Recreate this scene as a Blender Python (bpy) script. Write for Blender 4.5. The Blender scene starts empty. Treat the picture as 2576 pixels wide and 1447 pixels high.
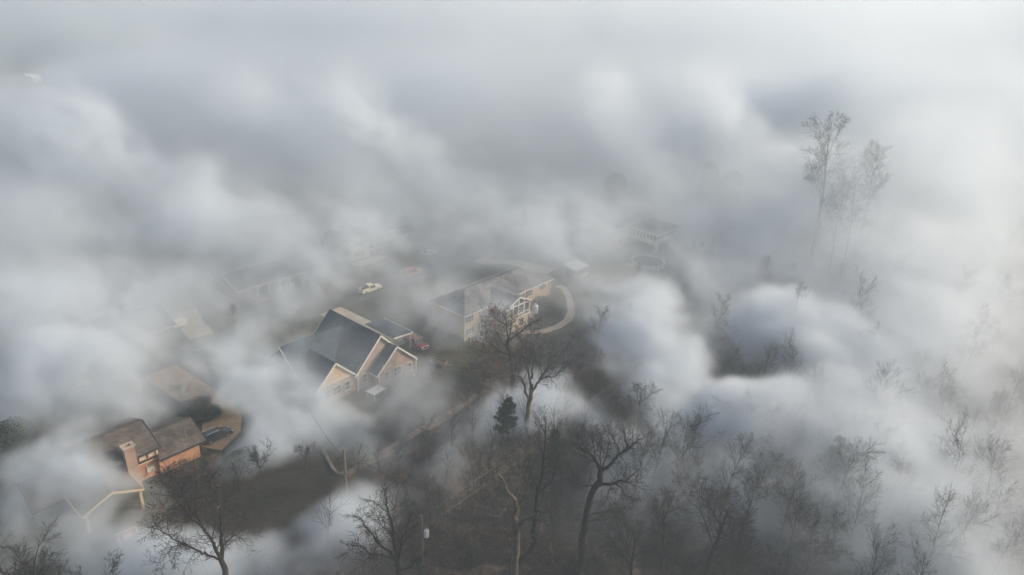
import bpy, bmesh, math, random
import numpy as np
from mathutils import Vector, Matrix

S = bpy.context.scene
COL = S.collection

# ------------------------------------------------------------------ camera, sky, sun, exposure
H = 66.0
FPX, CX, CY = 1717.0, 1288.0, 723.5
PITCH, ROLL = math.radians(23.0), math.radians(2.5)
cam = bpy.data.cameras.new('camera')
cam_ob = bpy.data.objects.new('camera', cam)
COL.objects.link(cam_ob)
cam.sensor_width = 36
cam.lens = FPX / 2576 * 36
cam.clip_start, cam.clip_end = 1, 8000
FW = Vector((0, math.cos(PITCH), -math.sin(PITCH)))
_r = Vector((1, 0, 0))
_u = _r.cross(FW)
RI = math.cos(ROLL) * _r + math.sin(ROLL) * _u
UP = -math.sin(ROLL) * _r + math.cos(ROLL) * _u
_m = Matrix((RI, UP, -FW)).transposed().to_4x4()
_m.translation = (0, 0, H)
cam_ob.matrix_world = _m
S.camera = cam_ob

SUN_EL = math.radians(28)
SUN_DIR = Vector((.985 * math.cos(SUN_EL), .17 * math.cos(SUN_EL), math.sin(SUN_EL))).normalized()
world = bpy.data.worlds.new('World')
S.world = world
world.use_nodes = True
wt = world.node_tree
sky = wt.nodes.new('ShaderNodeTexSky')
sky.sky_type = 'NISHITA'
sky.sun_disc = False
sky.sun_elevation = SUN_EL
sky.sun_rotation = math.atan2(SUN_DIR.x, SUN_DIR.y)
sky.dust_density = 3.0
wt.links.new(sky.outputs[0], wt.nodes['Background'].inputs[0])
wt.nodes['Background'].inputs[1].default_value = .15
sun = bpy.data.lights.new('sun', 'SUN')
sun_ob = bpy.data.objects.new('sun', sun)
COL.objects.link(sun_ob)
sun.energy = 5.0
sun.angle = math.radians(.5)
sun.color = (1, .88, .71)
sun_ob.rotation_euler = SUN_DIR.to_track_quat('Z', 'Y').to_euler()
S.view_settings.view_transform = 'Standard'
S.view_settings.look = 'None'
S.view_settings.gamma = 1
S.view_settings.exposure = 0.06
cy = S.cycles
cy.volume_step_rate = 2.5
cy.volume_max_steps = 512
cy.volume_bounces = 5
cy.max_bounces = 7
cy.transparent_max_bounces = 16
cy.use_adaptive_sampling = True
cy.adaptive_threshold = .02
cy.use_denoising = True

# ------------------------------------------------------------------ placing helpers
AZ = math.radians(50)
CA, SA = math.cos(AZ), math.sin(AZ)

def W(u, v, z=0.):
    """street frame (u along the street, v towards the wood) to world"""
    return Vector((u * CA + v * SA, u * SA - v * CA, z))

def UV(p):
    return p[0] * CA + p[1] * SA, p[0] * SA - p[1] * CA

def ray(px, py):
    return RI * ((px - CX) / FPX) + UP * ((CY - py) / FPX) + FW

def at(px, py, z=0.):
    d = ray(px, py)
    return Vector((0, 0, H)) + d * ((z - H) / d.z)

def sstep(a, b, x):
    t = min(1., max(0., (x - a) / (b - a)))
    return t * t * (3 - 2 * t)

EDGE = [(-200, -66), (24, -63), (37, -65.6), (44.5, -68), (47, -71), (76, -72), (86, -76), (100, -79), (112, -75), (127, -79), (172, -80), (230, -84), (900, -90)]

def edge_v(u):
    for (a, va), (b, vb) in zip(EDGE, EDGE[1:]):
        if u <= b:
            return va + (vb - va) * (u - a) / (b - a)
    return EDGE[-1][1]

def terrain(x, y):
    u, v = UV((x, y))
    d = v - edge_v(u)
    h = 0.
    if d > 0:
        h -= 1.4 * sstep(.25, .9, d) if 46.5 < u < 78 else 1.4 * sstep(0, 6, d)
        h -= 1.4 * sstep(3, 16, d)
        h += .35 * math.sin(x * .31 + 1.3) * math.sin(y * .27) * sstep(2, 8, d)
    h += 1.8 * sstep(107, 119, u) * sstep(-116, -108, v) * (1 - sstep(-84, -78, v)) * (1 - sstep(146, 158, u))
    return h

def gpt(px, py):
    """ground point under a place of the view, terrain included"""
    z = 0.
    for _ in range(4):
        p = at(px, py, z)
        z = terrain(p.x, p.y)
    return Vector((p.x, p.y, z))

# ------------------------------------------------------------------ object helpers
def link(o, parent=None):
    COL.objects.link(o)
    if parent is not None:
        o.parent = parent
    return o

def tag(o, label=None, cat=None, group=None, kind=None):
    if label: o['label'] = label
    if cat: o['category'] = cat
    if group: o['group'] = group
    if kind: o['kind'] = kind
    return o

def empty(name, loc, rz=0., label=None, cat=None, group=None):
    o = bpy.data.objects.new(name, None)
    o.empty_display_size = .5
    o.location = loc
    o.rotation_euler = (0, 0, rz)
    link(o)
    return tag(o, label, cat, group)

def copy_tree(o, parent=None):
    c = o.copy()
    COL.objects.link(c)
    if parent is not None:
        c.parent = parent
    for ch in list(o.children):
        copy_tree(ch, c)
    return c

class MB:
    """collects faces of one mesh"""
    def __init__(s):
        s.v, s.f = [], []
    def add(s, vs, fs):
        n = len(s.v)
        s.v += [tuple(p) for p in vs]
        s.f += [tuple(i + n for i in f) for f in fs]
        return s
    def box(s, c, d, rz=0.):
        x, y, z = (k / 2 for k in d)
        cr, sr = math.cos(rz), math.sin(rz)
        vs = []
        for k in (-z, z):
            for (i, j) in ((-x, -y), (x, -y), (x, y), (-x, y)):
                vs.append((c[0] + i * cr - j * sr, c[1] + i * sr + j * cr, c[2] + k))
        return s.add(vs, [(3, 2, 1, 0), (4, 5, 6, 7), (0, 1, 5, 4), (1, 2, 6, 5), (2, 3, 7, 6), (3, 0, 4, 7)])
    def span(s, a, b):
        return s.box([(a[i] + b[i]) / 2 for i in range(3)], [abs(b[i] - a[i]) for i in range(3)])
    def prism(s, poly, off):
        n = len(poly)
        off = Vector(off)
        vs = [Vector(p) for p in poly] + [Vector(p) + off for p in poly]
        fs = [tuple(range(n))[::-1], tuple(range(n, 2 * n))]
        fs += [(i, (i + 1) % n, n + (i + 1) % n, n + i) for i in range(n)]
        return s.add(vs, fs)
    def tube(s, pts, r, n=6, cap=True):
        pts = [Vector(p) for p in pts]
        rs = r if isinstance(r, (list, tuple)) else [r] * len(pts)
        vs, fs = [], []
        for i, p in enumerate(pts):
            t = (pts[min(i + 1, len(pts) - 1)] - pts[max(i - 1, 0)]).normalized()
            a = t.cross(Vector((0, 0, 1)) if abs(t.z) < .9 else Vector((1, 0, 0))).normalized()
            b = t.cross(a)
            for k in range(n):
                w = 2 * math.pi * k / n
                vs.append(p + (a * math.cos(w) + b * math.sin(w)) * rs[i])
        for i in range(len(pts) - 1):
            for k in range(n):
                fs.append((i * n + k, i * n + (k + 1) % n, (i + 1) * n + (k + 1) % n, (i + 1) * n + k))
        if cap:
            fs.append(tuple(range(n)))
            fs.append(tuple(range((len(pts) - 1) * n, len(pts) * n))[::-1])
        return s.add(vs, fs)
    def lathe(s, prof, c, n=16):
        vs, fs = [], []
        for (r, z) in prof:
            for k in range(n):
                w = 2 * math.pi * k / n
                vs.append((c[0] + r * math.cos(w), c[1] + r * math.sin(w), c[2] + z))
        for i in range(len(prof) - 1):
            for k in range(n):
                fs.append((i * n + k, i * n + (k + 1) % n, (i + 1) * n + (k + 1) % n, (i + 1) * n + k))
        fs.append(tuple(range(n))[::-1])
        fs.append(tuple(range((len(prof) - 1) * n, len(prof) * n)))
        return s.add(vs, fs)
    def build(s, name, m, parent=None, smooth=False, bevel=0.):
        me = bpy.data.meshes.new(name)
        me.from_pydata(s.v, [], s.f)
        bm = bmesh.new()
        bm.from_mesh(me)
        if bevel:
            bmesh.ops.remove_doubles(bm, verts=bm.verts, dist=1e-5)
            bmesh.ops.bevel(bm, geom=list(bm.edges), offset=bevel, segments=2, affect='EDGES', clamp_overlap=True)
        bmesh.ops.recalc_face_normals(bm, faces=bm.faces)
        bm.to_mesh(me)
        bm.free()
        if smooth:
            for p in me.polygons:
                p.use_smooth = True
        me.materials.append(m)
        return link(bpy.data.objects.new(name, me), parent)

# ------------------------------------------------------------------ materials
MATS = {}

class NT:
    def __init__(s, name, rough=.8, spec=.3, metal=0.):
        s.m = bpy.data.materials.new(name)
        s.m.use_nodes = True
        s.t = s.m.node_tree
        s.b = s.t.nodes['Principled BSDF']
        s.b.inputs['Roughness'].default_value = rough
        s.b.inputs['Specular IOR Level'].default_value = spec
        s.b.inputs['Metallic'].default_value = metal
        s.geo = s.t.nodes.new('ShaderNodeTexCoord').outputs['Object']
        MATS[name] = s.m
    def n(s, kind, **kw):
        nd = s.t.nodes.new(kind)
        for k, val in kw.items():
            setattr(nd, k, val)
        return nd
    def l(s, a, b):
        s.t.links.new(a, b)
    def noise(s, scale, detail=4, vec=None):
        nd = s.n('ShaderNodeTexNoise')
        nd.inputs['Scale'].default_value = scale
        nd.inputs['Detail'].default_value = detail
        s.l(vec or s.geo, nd.inputs['Vector'])
        return nd.outputs[0]
    def ramp(s, fac, stops):
        nd = s.n('ShaderNodeValToRGB')
        e = nd.color_ramp.elements
        while len(e) < len(stops):
            e.new(.5)
        for i, (p, c) in enumerate(stops):
            e[i].position = p
            e[i].color = (*c, 1)
        s.l(fac, nd.inputs[0])
        return nd.outputs[0]
    def mix(s, fac, a, b, mode='MIX'):
        nd = s.n('ShaderNodeMix', data_type='RGBA', blend_type=mode)
        for i, x in ((0, fac), (6, a), (7, b)):
            if hasattr(x, 'links'): s.l(x, nd.inputs[i])
            else: nd.inputs[i].default_value = x if i == 0 else (*x, 1)
        return nd.outputs[2]
    def color(s, c):
        s.l(c, s.b.inputs['Base Color'])
        return s
    def bump(s, h, strength=.3, dist=.05):
        nd = s.n('ShaderNodeBump')
        nd.inputs['Strength'].default_value = strength
        nd.inputs['Distance'].default_value = dist
        s.l(h, nd.inputs['Height'])
        s.l(nd.outputs[0], s.b.inputs['Normal'])
        return s

def plain(name, c, rough=.7, vary=.18, scale=3., spec=.3, metal=0.):
    t = NT(name, rough, spec, metal)
    f = t.noise(scale, 5)
    t.color(t.ramp(f, [(.3, [k * (1 - vary) for k in c]), (.7, [k * (1 + vary) for k in c])]))
    return t.m

def wallcoords(t, sx=1., sz=1.):
    sep = t.n('ShaderNodeSeparateXYZ')
    t.l(t.geo, sep.inputs[0])
    a = t.n('ShaderNodeMath', operation='ADD')
    t.l(sep.outputs[0], a.inputs[0])
    t.l(sep.outputs[1], a.inputs[1])
    cmb = t.n('ShaderNodeCombineXYZ')
    mx = t.n('ShaderNodeMath', operation='MULTIPLY'); mx.inputs[1].default_value = sx
    mz = t.n('ShaderNodeMath', operation='MULTIPLY'); mz.inputs[1].default_value = sz
    t.l(a.outputs[0], mx.inputs[0]); t.l(sep.outputs[2], mz.inputs[0])
    t.l(mx.outputs[0], cmb.inputs[0]); t.l(mz.outputs[0], cmb.inputs[1])
    return cmb.outputs[0]

def brick(name, c1, c2, mortar, w=.5, h=.22, bumpy=.4, rough=.85, sz=1.):
    t = NT(name, rough, .2)
    vec = wallcoords(t, 1., sz)
    b = t.n('ShaderNodeTexBrick')
    t.l(vec, b.inputs['Vector'])
    b.inputs['Scale'].default_value = 1.
    b.inputs['Brick Width'].default_value = w
    b.inputs['Row Height'].default_value = h
    b.inputs['Mortar Size'].default_value = .02
    b.inputs['Color1'].default_value = (*c1, 1)
    b.inputs['Color2'].default_value = (*c2, 1)
    b.inputs['Mortar'].default_value = (*mortar, 1)
    blotch = t.ramp(t.noise(.5, 5), [(.3, (.72, .72, .72)), (.7, (1.2, 1.17, 1.12))])
    t.color(t.mix(1., b.outputs[0], blotch, 'MULTIPLY'))
    t.bump(b.outputs['Fac'], -bumpy, .02)
    return t.m

def siding(name, c, pitch=.2):
    t = NT(name, .7, .25)
    sep = t.n('ShaderNodeSeparateXYZ')
    t.l(t.geo, sep.inputs[0])
    mm = t.n('ShaderNodeMath', operation='MODULO')
    mm.inputs[1].default_value = pitch
    ab = t.n('ShaderNodeMath', operation='ADD'); ab.inputs[1].default_value = 20.
    t.l(sep.outputs[2], ab.inputs[0]); t.l(ab.outputs[0], mm.inputs[0])
    blotch = t.ramp(t.noise(.7, 5), [(.3, [k * .85 for k in c]), (.7, [k * 1.1 for k in c])])
    t.color(blotch)
    t.bump(mm.outputs[0], .8, .3)
    return t.m

def shingles(name, c, vary=.25):
    t = NT(name, .9, .2)
    vec = wallcoords(t, 1., 1.7)
    b = t.n('ShaderNodeTexBrick')
    t.l(vec, b.inputs['Vector'])
    b.inputs['Scale'].default_value = 1.
    b.inputs['Brick Width'].default_value = .45
    b.inputs['Row Height'].default_value = .3
    b.inputs['Mortar Size'].default_value = .015
    b.inputs['Color1'].default_value = (*[k * (1 - vary) for k in c], 1)
    b.inputs['Color2'].default_value = (*[k * (1 + vary) for k in c], 1)
    b.inputs['Mortar'].default_value = (*[k * .5 for k in c], 1)
    blotch = t.ramp(t.noise(.35, 8), [(.3, (.55, .55, .57)), (.7, (1.45, 1.4, 1.32))])
    t.color(t.mix(1., b.outputs[0], blotch, 'MULTIPLY'))
    t.bump(b.outputs['Fac'], -.5, .02)
    return t.m

BRICK_ORANGE = brick('orange_brick', (.50, .205, .085), (.38, .15, .065), (.34, .27, .21), .34, .14)
BRICK_TAN = brick('tan_brick', (.36, .25, .19), (.25, .17, .13), (.36, .30, .25), .4, .17)
BRICK_DARK = brick('dark_brick', (.18, .09, .07), (.13, .06, .05), (.2, .17, .15), .4, .17)
BRICK_CHIM = brick('chimney_brick', (.30, .16, .11), (.20, .10, .075), (.42, .38, .33), .34, .14)
SHINGLE_BLUE = shingles('slate_shingles', (.040, .060, .078))
SHINGLE_BROWN = shingles('brown_shingles', (.105, .088, .075))
SHINGLE_GREY = shingles('grey_shingles', (.14, .14, .145))
SHINGLE_DARK = shingles('dark_shingles', (.05, .05, .055))
SIDING_CREAM = siding('cream_siding', (.62, .44, .26))
SIDING_WHITE = siding('white_siding', (.66, .62, .55))
SIDING_GREY = siding('grey_siding', (.25, .27, .28))
SIDING_DARK = siding('dark_siding', (.045, .045, .05))
SIDING_YELLOW = siding('yellow_siding', (.66, .50, .28))
TRIM_WHITE = plain('white_trim', (.56, .53, .47), .55, .1)
TRIM_CREAM = plain('cream_trim', (.50, .36, .21), .6, .12)
TRIM_DARK = plain('dark_trim', (.03, .03, .032), .5, .15)
SHUTTER = plain('shutter_paint', (.035, .045, .055), .5, .2)
GLASS = plain('window_glass', (.03, .035, .045), .08, .2, .6, .6)
BLIND = plain('window_blind', (.45, .42, .37), .5, .1)
CONCRETE = plain('pale_concrete', (.36, .30, .23), .9, .22, .5)
CONCRETE_DIRTY = plain('driveway_concrete', (.38, .245, .135), .9, .3, .35)
ASPHALT = plain('asphalt', (.075, .072, .07), .9, .25, .4)
METAL_WHITE = plain('white_sheet_metal', (.62, .62, .6), .45, .1)
METAL_GREY = plain('grey_metal', (.3, .3, .31), .4, .15, 2., .5, .6)
WOOD_POLE = plain('weathered_pole_wood', (.19, .15, .115), .9, .3, 2.)
WOOD_YELLOW = plain('yellow_timber', (.62, .36, .13), .8, .2, 2.)
WALL_WOOD = plain('old_wall_timber', (.13, .105, .085), .95, .35, 1.)
WOOD_GREY = plain('grey_timber', (.25, .21, .17), .9, .3, 2.)
BARK = plain('dark_bark', (.034, .028, .024), .95, .4, 2.5)
BARK_PALE = plain('pale_bark', (.12, .098, .075), .9, .45, 1.2)
TWIG = plain('twig_bark', (.038, .036, .033), .95, .35, 1.)
TWIG_RED = plain('reddish_twig', (.085, .055, .044), .95, .35, 1.)
NEEDLE = plain('pine_needles', (.030, .048, .022), .8, .5, .9)
CEDAR = plain('cedar_foliage', (.026, .040, .022), .85, .5, .9)
HEDGE_LEAF = plain('hedge_leaves', (.028, .045, .020), .7, .5, 2.)
RUST_LEAF = plain('rust_leaves', (.16, .082, .04), .9, .45, 1.2)
TAN_LEAF = plain('tan_dry_leaves', (.15, .105, .065), .9, .4, 1.2)
RUBBER = plain('tyre_rubber', (.012, .012, .013), .85, .2)
RIM = plain('alloy_rim', (.42, .42, .43), .3, .1, 5., .5, .8)
CAR_GLASS = plain('car_glass', (.012, .014, .016), .05, .2, 1., .7)
LAMP_CLEAR = plain('headlamp_glass', (.6, .6, .58), .1, .1, 4., .8)
LAMP_RED = plain('tail_lamp_red', (.35, .02, .015), .15, .1, 4., .7)
PAINT = {
    'black': plain('black_car_paint', (.010, .011, .013), .16, .2, 1., .8),
    'white': plain('white_car_paint', (.74, .64, .46), .3, .07, 1.5, .6),
    'red': plain('red_car_paint', (.42, .035, .025), .3, .15, 1.2, .6),
    'darkred': plain('dark_red_car_paint', (.28, .035, .03), .35, .2, 1.2, .6),
    'silver': plain('silver_car_paint', (.45, .46, .47), .28, .08, 1.2, .6, .3),
}
WATER_POOL = plain('pool_cover', (.05, .10, .16), .25, .15, .5, .5)

def ground_mat():
    t = NT('ground_cover', .95, .1)
    at_ = t.n('ShaderNodeAttribute'); at_.attribute_name = 'wood'
    n1, n2, n3 = t.noise(.09, 6), t.noise(.9, 6), t.noise(5., 4)
    lawn = t.ramp(n1, [(.32, (.028, .035, .018)), (.5, (.062, .057, .034)), (.68, (.11, .088, .058))])
    lawn = t.mix(1., lawn, t.ramp(n2, [(.3, (.65, .65, .62)), (.7, (1.3, 1.25, 1.2))]), 'MULTIPLY')
    litter = t.ramp(n2, [(.3, (.018, .014, .012)), (.5, (.062, .045, .032)), (.7, (.15, .108, .072))])
    burnt = t.ramp(t.noise(.13, 5), [(.40, (1, 1, 1)), (.52, (.30, .28, .28))])
    litter = t.mix(1., litter, burnt, 'MULTIPLY')
    fine = t.ramp(n3, [(.25, (.6, .6, .6)), (.75, (1.4, 1.38, 1.35))])
    ad = t.n('ShaderNodeAttribute'); ad.attribute_name = 'scorched_shaded'
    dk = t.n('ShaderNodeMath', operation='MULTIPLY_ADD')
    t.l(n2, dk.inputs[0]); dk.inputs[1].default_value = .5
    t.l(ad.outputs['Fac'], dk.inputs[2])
    lawn = t.mix(t.ramp(dk.outputs[0], [(.45, (0, 0, 0)), (.9, (1, 1, 1))]), lawn, t.ramp(n1, [(.3, (.013, .016, .009)), (.7, (.036, .027, .019))]))  # dark turf: scorching and smoke shade both put into this colour
    add = t.n('ShaderNodeMath', operation='MULTIPLY_ADD')
    t.l(n2, add.inputs[0]); add.inputs[1].default_value = .7
    t.l(at_.outputs['Fac'], add.inputs[2])
    fac = t.ramp(add.outputs[0], [(.72, (0, 0, 0)), (.98, (1, 1, 1))])
    base = t.mix(fac, lawn, litter)
    t.color(t.mix(1., base, fine, 'MULTIPLY'))
    t.bump(n2, .9, .4)
    return t.m
GROUND = ground_mat()

# ------------------------------------------------------------------ ground, street, drives
def make_ground():
    xs = sorted(set([-4000, -2500, -1500, -900, -600, -400, -300] + list(range(-240, -100, 10)) + [x * 2 for x in range(-50, 66)] + list(range(135, 300, 10)) + [320, 400, 600, 900, 1500, 2500, 4000]))
    ys = sorted(set([-600, -200, 0, 20] + [y * 2 for y in range(17, 100)] + list(range(200, 330, 6)) + list(range(330, 500, 15)) + [520, 600, 800, 1100, 1600, 2500, 4500]))
    vs = [(x, y, terrain(x, y)) for y in ys for x in xs]
    nx = len(xs)
    fs = [(j * nx + i, j * nx + i + 1, (j + 1) * nx + i + 1, (j + 1) * nx + i) for j in range(len(ys) - 1) for i in range(nx - 1)]
    me = bpy.data.meshes.new('ground')
    me.from_pydata(vs, [], fs)
    a = me.attributes.new('wood', 'FLOAT', 'POINT')
    vals = []
    for (x, y, z) in vs:
        u, v = UV((x, y))
        vals.append(sstep(-3, 3, v - edge_v(u)))
    a.data.foreach_set('value', vals)
    b = me.attributes.new('scorched_shaded', 'FLOAT', 'POINT')  # burnt lawn, with the shade cast by drifting smoke painted in too
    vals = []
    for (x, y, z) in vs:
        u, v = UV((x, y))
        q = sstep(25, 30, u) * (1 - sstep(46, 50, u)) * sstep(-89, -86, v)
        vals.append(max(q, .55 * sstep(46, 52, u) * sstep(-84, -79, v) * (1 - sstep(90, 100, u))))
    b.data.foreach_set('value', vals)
    for p in me.polygons:
        p.use_smooth = True
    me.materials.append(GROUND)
    o = link(bpy.data.objects.new('ground', me))
    o['kind'] = 'structure'
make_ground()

def ribbon(name, pts, width, z, m, kind='structure', step=1.5):
    """a paved strip laid along (u, v) points, following the ground"""
    P = [W(*p) for p in pts]
    fine = []
    for a, b in zip(P, P[1:]):
        n = max(1, int((b - a).length / step))
        fine += [a.lerp(b, i / n) for i in range(n)]
    fine.append(P[-1])
    mb = MB()
    k = 4
    vs = []
    for i, p in enumerate(fine):
        t = (fine[min(i + 1, len(fine) - 1)] - fine[max(0, i - 1)])
        t.z = 0
        t.normalize()
        nrm = Vector((-t.y, t.x, 0))
        for j in range(k + 1):
            q = p + nrm * width * (j / k - .5)
            vs.append((q.x, q.y, terrain(q.x, q.y) + z))
    fs = [(i * (k + 1) + j, (i + 1) * (k + 1) + j, (i + 1) * (k + 1) + j + 1, i * (k + 1) + j + 1) for i in range(len(fine) - 1) for j in range(k)]
    mb.add(vs, fs)
    o = mb.build(name, m)
    if kind: o['kind'] = kind
    return o

ribbon('road', [(-260, -123), (600, -123)], 8., .03, ASPHALT, step=6)
ribbon('driveway', [(79.5, -119.4), (79.8, -108), (80.5, -96)], 5.6, .042, CONCRETE)                    # behind the slate-roofed house
ribbon('driveway', [(42, -119.2), (43, -104), (42.5, -97), (40.5, -93.6), (36.6, -91.5)], 6., .046, CONCRETE_DIRTY)   # by the black SUV
ribbon('driveway', [(54, -127), (55, -134), (57, -141)], 5., .05, CONCRETE)
ribbon('driveway', [(127, -119.2), (129, -108), (131, -97)], 4.6, .054, CONCRETE)
ribbon('patio', [(100.4, -138.2), (110, -138.2)], 3.6, .05, CONCRETE)

def curve_pts(pix):
    return [UV(gpt(*p)) for p in pix]
CP = [(1300, 834), (1340, 836), (1371, 833), (1405, 822), (1427, 807), (1437, 788), (1436, 768), (1430, 745), (1421, 729), (1411, 721), (1398, 722)]
ribbon('path', curve_pts(CP), 1.7, .055, CONCRETE, step=.8)

# ------------------------------------------------------------------ houses
def V3(u, v, z, o):
    return Vector((u - o[0], -(v - o[1]), z))

class House:
    def __init__(s, name, label, cat, u0, v0, group=None):
        p = W(u0, v0)
        s.o = (u0, v0)
        s.root = empty(name, (p.x, p.y, 0), AZ, label, cat, group)
    def P(s, u, v, z):
        return V3(u, v, z, s.o)
    def walls(s, mb, u0, u1, v0, v1, z0, z1):
        mb.span(s.P(u0, v0, z0), s.P(u1, v1, z1))
    def slab(s, mb, pts, th=.16):
        q = [s.P(*p) for p in pts]
        n = (q[1] - q[0]).cross(q[2] - q[0]).normalized()
        if n.z < 0: n = -n
        mb.prism(q, -n * th)
    def beam(s, mb, a, b, w=.18, h=.22):
        a, b = s.P(*a), s.P(*b)
        t = (b - a).normalized()
        side = t.cross(Vector((0, 0, 1)))
        side = side.normalized() if side.length > 1e-3 else Vector((1, 0, 0))
        upv = side.cross(t)
        sq = [a + side * (w / 2 * i) + upv * (h / 2 * j) for i, j in ((-1, -1), (1, -1), (1, 1), (-1, 1))]
        mb.prism(sq, b - a)
    def gable_roof_v(s, mb, trim, uc, hw, zr, ze, va, vb, ov=.35, ends=(1, 1)):
        """ridge along v at u=uc, from va (far) to vb (near)"""
        k = (zr - ze) / hw
        a, b = va - ov * ends[0], vb + ov * ends[1]
        e = hw + .35
        for sg in (-1, 1):
            s.slab(mb, [(uc, a, zr), (uc, b, zr), (uc + sg * e, b, zr - k * e), (uc + sg * e, a, zr - k * e)])
            for (vv, on) in ((a - .05, ends[0]), (b + .05, ends[1])):
                if on and trim is not None:
                    s.beam(trim, (uc, vv, zr - .12), (uc + sg * e, vv, zr - k * e - .12), .1, .3)
            if trim is not None:
                s.beam(trim, (uc + sg * (e + .06), a, zr - k * e - .1), (uc + sg * (e + .06), b, zr - k * e - .1), .12, .2)
    def gable_roof_u(s, mb, trim, vc, hw, zr, ze, ua, ub, ov=.35, ends=(1, 1)):
        k = (zr - ze) / hw
        a, b = ua - ov * ends[0], ub + ov * ends[1]
        e = hw + .35
        for sg in (-1, 1):
            s.slab(mb, [(a, vc, zr), (b, vc, zr), (b, vc + sg * e, zr - k * e), (a, vc + sg * e, zr - k * e)])
            for (uu, on) in ((a - .05, ends[0]), (b + .05, ends[1])):
                if on and trim is not None:
                    s.beam(trim, (uu, vc, zr - .12), (uu, vc + sg * e, zr - k * e - .12), .1, .3)
            if trim is not None:
                s.beam(trim, (a, vc + sg * (e + .06), zr - k * e - .1), (b, vc + sg * (e + .06), zr - k * e - .1), .12, .2)
    def hip_roof(s, mb, trim, u0, u1, v0, v1, ze, zr, run, ov=.3):
        vc = (v0 + v1) / 2
        k = (zr - ze) / ((v1 - v0) / 2)
        zo = ze - k * ov
        a, b, c, d = (u0 - ov, v0 - ov, zo), (u1 + ov, v0 - ov, zo), (u1 + ov, v1 + ov, zo), (u0 - ov, v1 + ov, zo)
        r0, r1 = (u0 + run, vc, zr), (u1 - run, vc, zr)
        s.slab(mb, [d, c, r1, r0]); s.slab(mb, [b, a, r0, r1]); s.slab(mb, [a, d, r0]); s.slab(mb, [c, b, r1])
        if trim is not None:
            for p, q in ((a, b), (b, c), (c, d), (d, a)):
                s.beam(trim, (p[0], p[1], p[2] - .12), (q[0], q[1], q[2] - .12), .16, .24)
    def tri_u(s, mb, uc, hw, zr, ze, v, th=.2):
        """gable triangle in a wall of constant v"""
        mb.prism([s.P(uc - hw, v, ze), s.P(uc + hw, v, ze), s.P(uc, v, zr)], (0, th, 0))
    def tri_v(s, mb, vc, hw, zr, ze, u, th=.2):
        mb.prism([s.P(u, vc - hw, ze), s.P(u, vc + hw, ze), s.P(u, vc, zr)], (th, 0, 0))
    def window(s, face, c, w, h, frame=None, shutter=None, pane=None, mull=1, name='window'):
        """face 'v' looks to +v, 'u' to -u; c = (u, v, z) of the centre on the wall"""
        fr, pn = MB(), MB()
        ax = 0 if face == 'v' else 1
        def bx(mb, da, dz, wa, wz, dep, off):
            p = s.P(*c)
            if face == 'v':
                mb.box((p.x + da, p.y - off, p.z + dz), (wa, dep, wz))
            else:
                mb.box((p.x - off, p.y + da, p.z + dz), (dep, wa, wz))
        t = .09
        bx(fr, 0, h / 2, w + 2 * t, t, .12, .05); bx(fr, 0, -h / 2, w + 2 * t + .1, t, .16, .07)
        bx(fr, -w / 2 - t / 2 + .002, 0, t, h - t, .11, .05); bx(fr, w / 2 + t / 2 - .002, 0, t, h - t, .11, .05)
        bx(fr, 0, 0, w - .01, .06, .08, .05)
        for i in range(mull - 1):
            bx(fr, w * ((i + 1) / mull - .5), 0, .07, h - t, .085, .052)
        o = fr.build(name, frame or TRIM_WHITE, s.root)
        bx(pn, 0, 0, w - .01, h - t, .05, .03)
        pn.build('pane', pane or GLASS, o)
        if shutter:
            for sg in (-1, 1):
                sh = MB()
                bx(sh, sg * (w / 2 + t + .26), 0, .42, h + .05, .06, .035)
                sh.build('shutter', shutter, o)
        return o
    def part(s, name, mb, m, **kw):
        return mb.build(name, m, s.root, **kw)

# --- House with slate roof (middle of the view)
hb = House('brick_house', 'tan brick house with steep dark slate roof and several gables', 'house', 68.6, -95)
w = MB()
hb.walls(w, 63.3, 74.0, -102.6, -88.2, 0, 3.9)
hb.tri_u(w, 68.6, 5.35, 9.15, 3.9, -88.2); hb.tri_u(w, 68.6, 5.35, 9.15, 3.9, -102.4)
hb.walls(w, 66.4, 75.0, -88.1, -86.0, 0, 3.3)
hb.tri_u(w, 70.5, 4.3, 7.05, 3.2, -86.0)
hb.walls(w, 55.2, 63.2, -97, -88.35, 0, 3.6)
hb.walls(w, 52.8, 55.1, -96, -90.9, 0, 3.1)
hb.tri_u(w, 54.0, 1.2, 4.3, 3.1, -90.9)
hb.part('wall', w, BRICK_TAN)
g = MB()
hb.tri_u(g, 58.9, 3.7, 7.2, 3.75, -88.25, .15)
hb.part('gable_panel', g, SIDING_CREAM)
rf, tr = MB(), MB()
hb.gable_roof_v(rf, tr, 68.6, 5.6, 9.3, 3.6, -102.8, -88.2, .4)
hb.gable_roof_v(rf, tr, 70.5, 4.4, 7.2, 3.2, -88.0, -86.0, .35, (0, 1))
hb.gable_roof_v(rf, tr, 58.9, 4.1, 7.45, 3.5, -95.5, -88.3, .35, (0, 1))
hb.gable_roof_v(rf, tr, 54.0, 1.3, 4.5, 3.2, -95.0, -90.9, .3, (0, 1))
hb.gable_roof_u(rf, tr, -97.5, 6.2, 8.45, 3.6, 54.6, 67.9, .35, (1, 0))
hb.slab(rf, [(76.2, -102.4, 3.9), (81.0, -102.4, 3.5), (81.0, -93.5, 3.5), (76.2, -93.5, 3.9)])
ro = hb.part('roof', rf, SHINGLE_BLUE)
cap = MB()
cap.tube([hb.P(68.6, -103.1, 9.33), hb.P(68.6, -87.9, 9.33)], .09, 5)
cap.build('ridge_cap', TRIM_DARK, ro)
cap = MB()
cap.tube([hb.P(67.8, -97.5, 8.5), hb.P(54.4, -97.5, 8.5)], .09, 5)
cap.build('ridge_cap', TRIM_DARK, ro)
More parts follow.
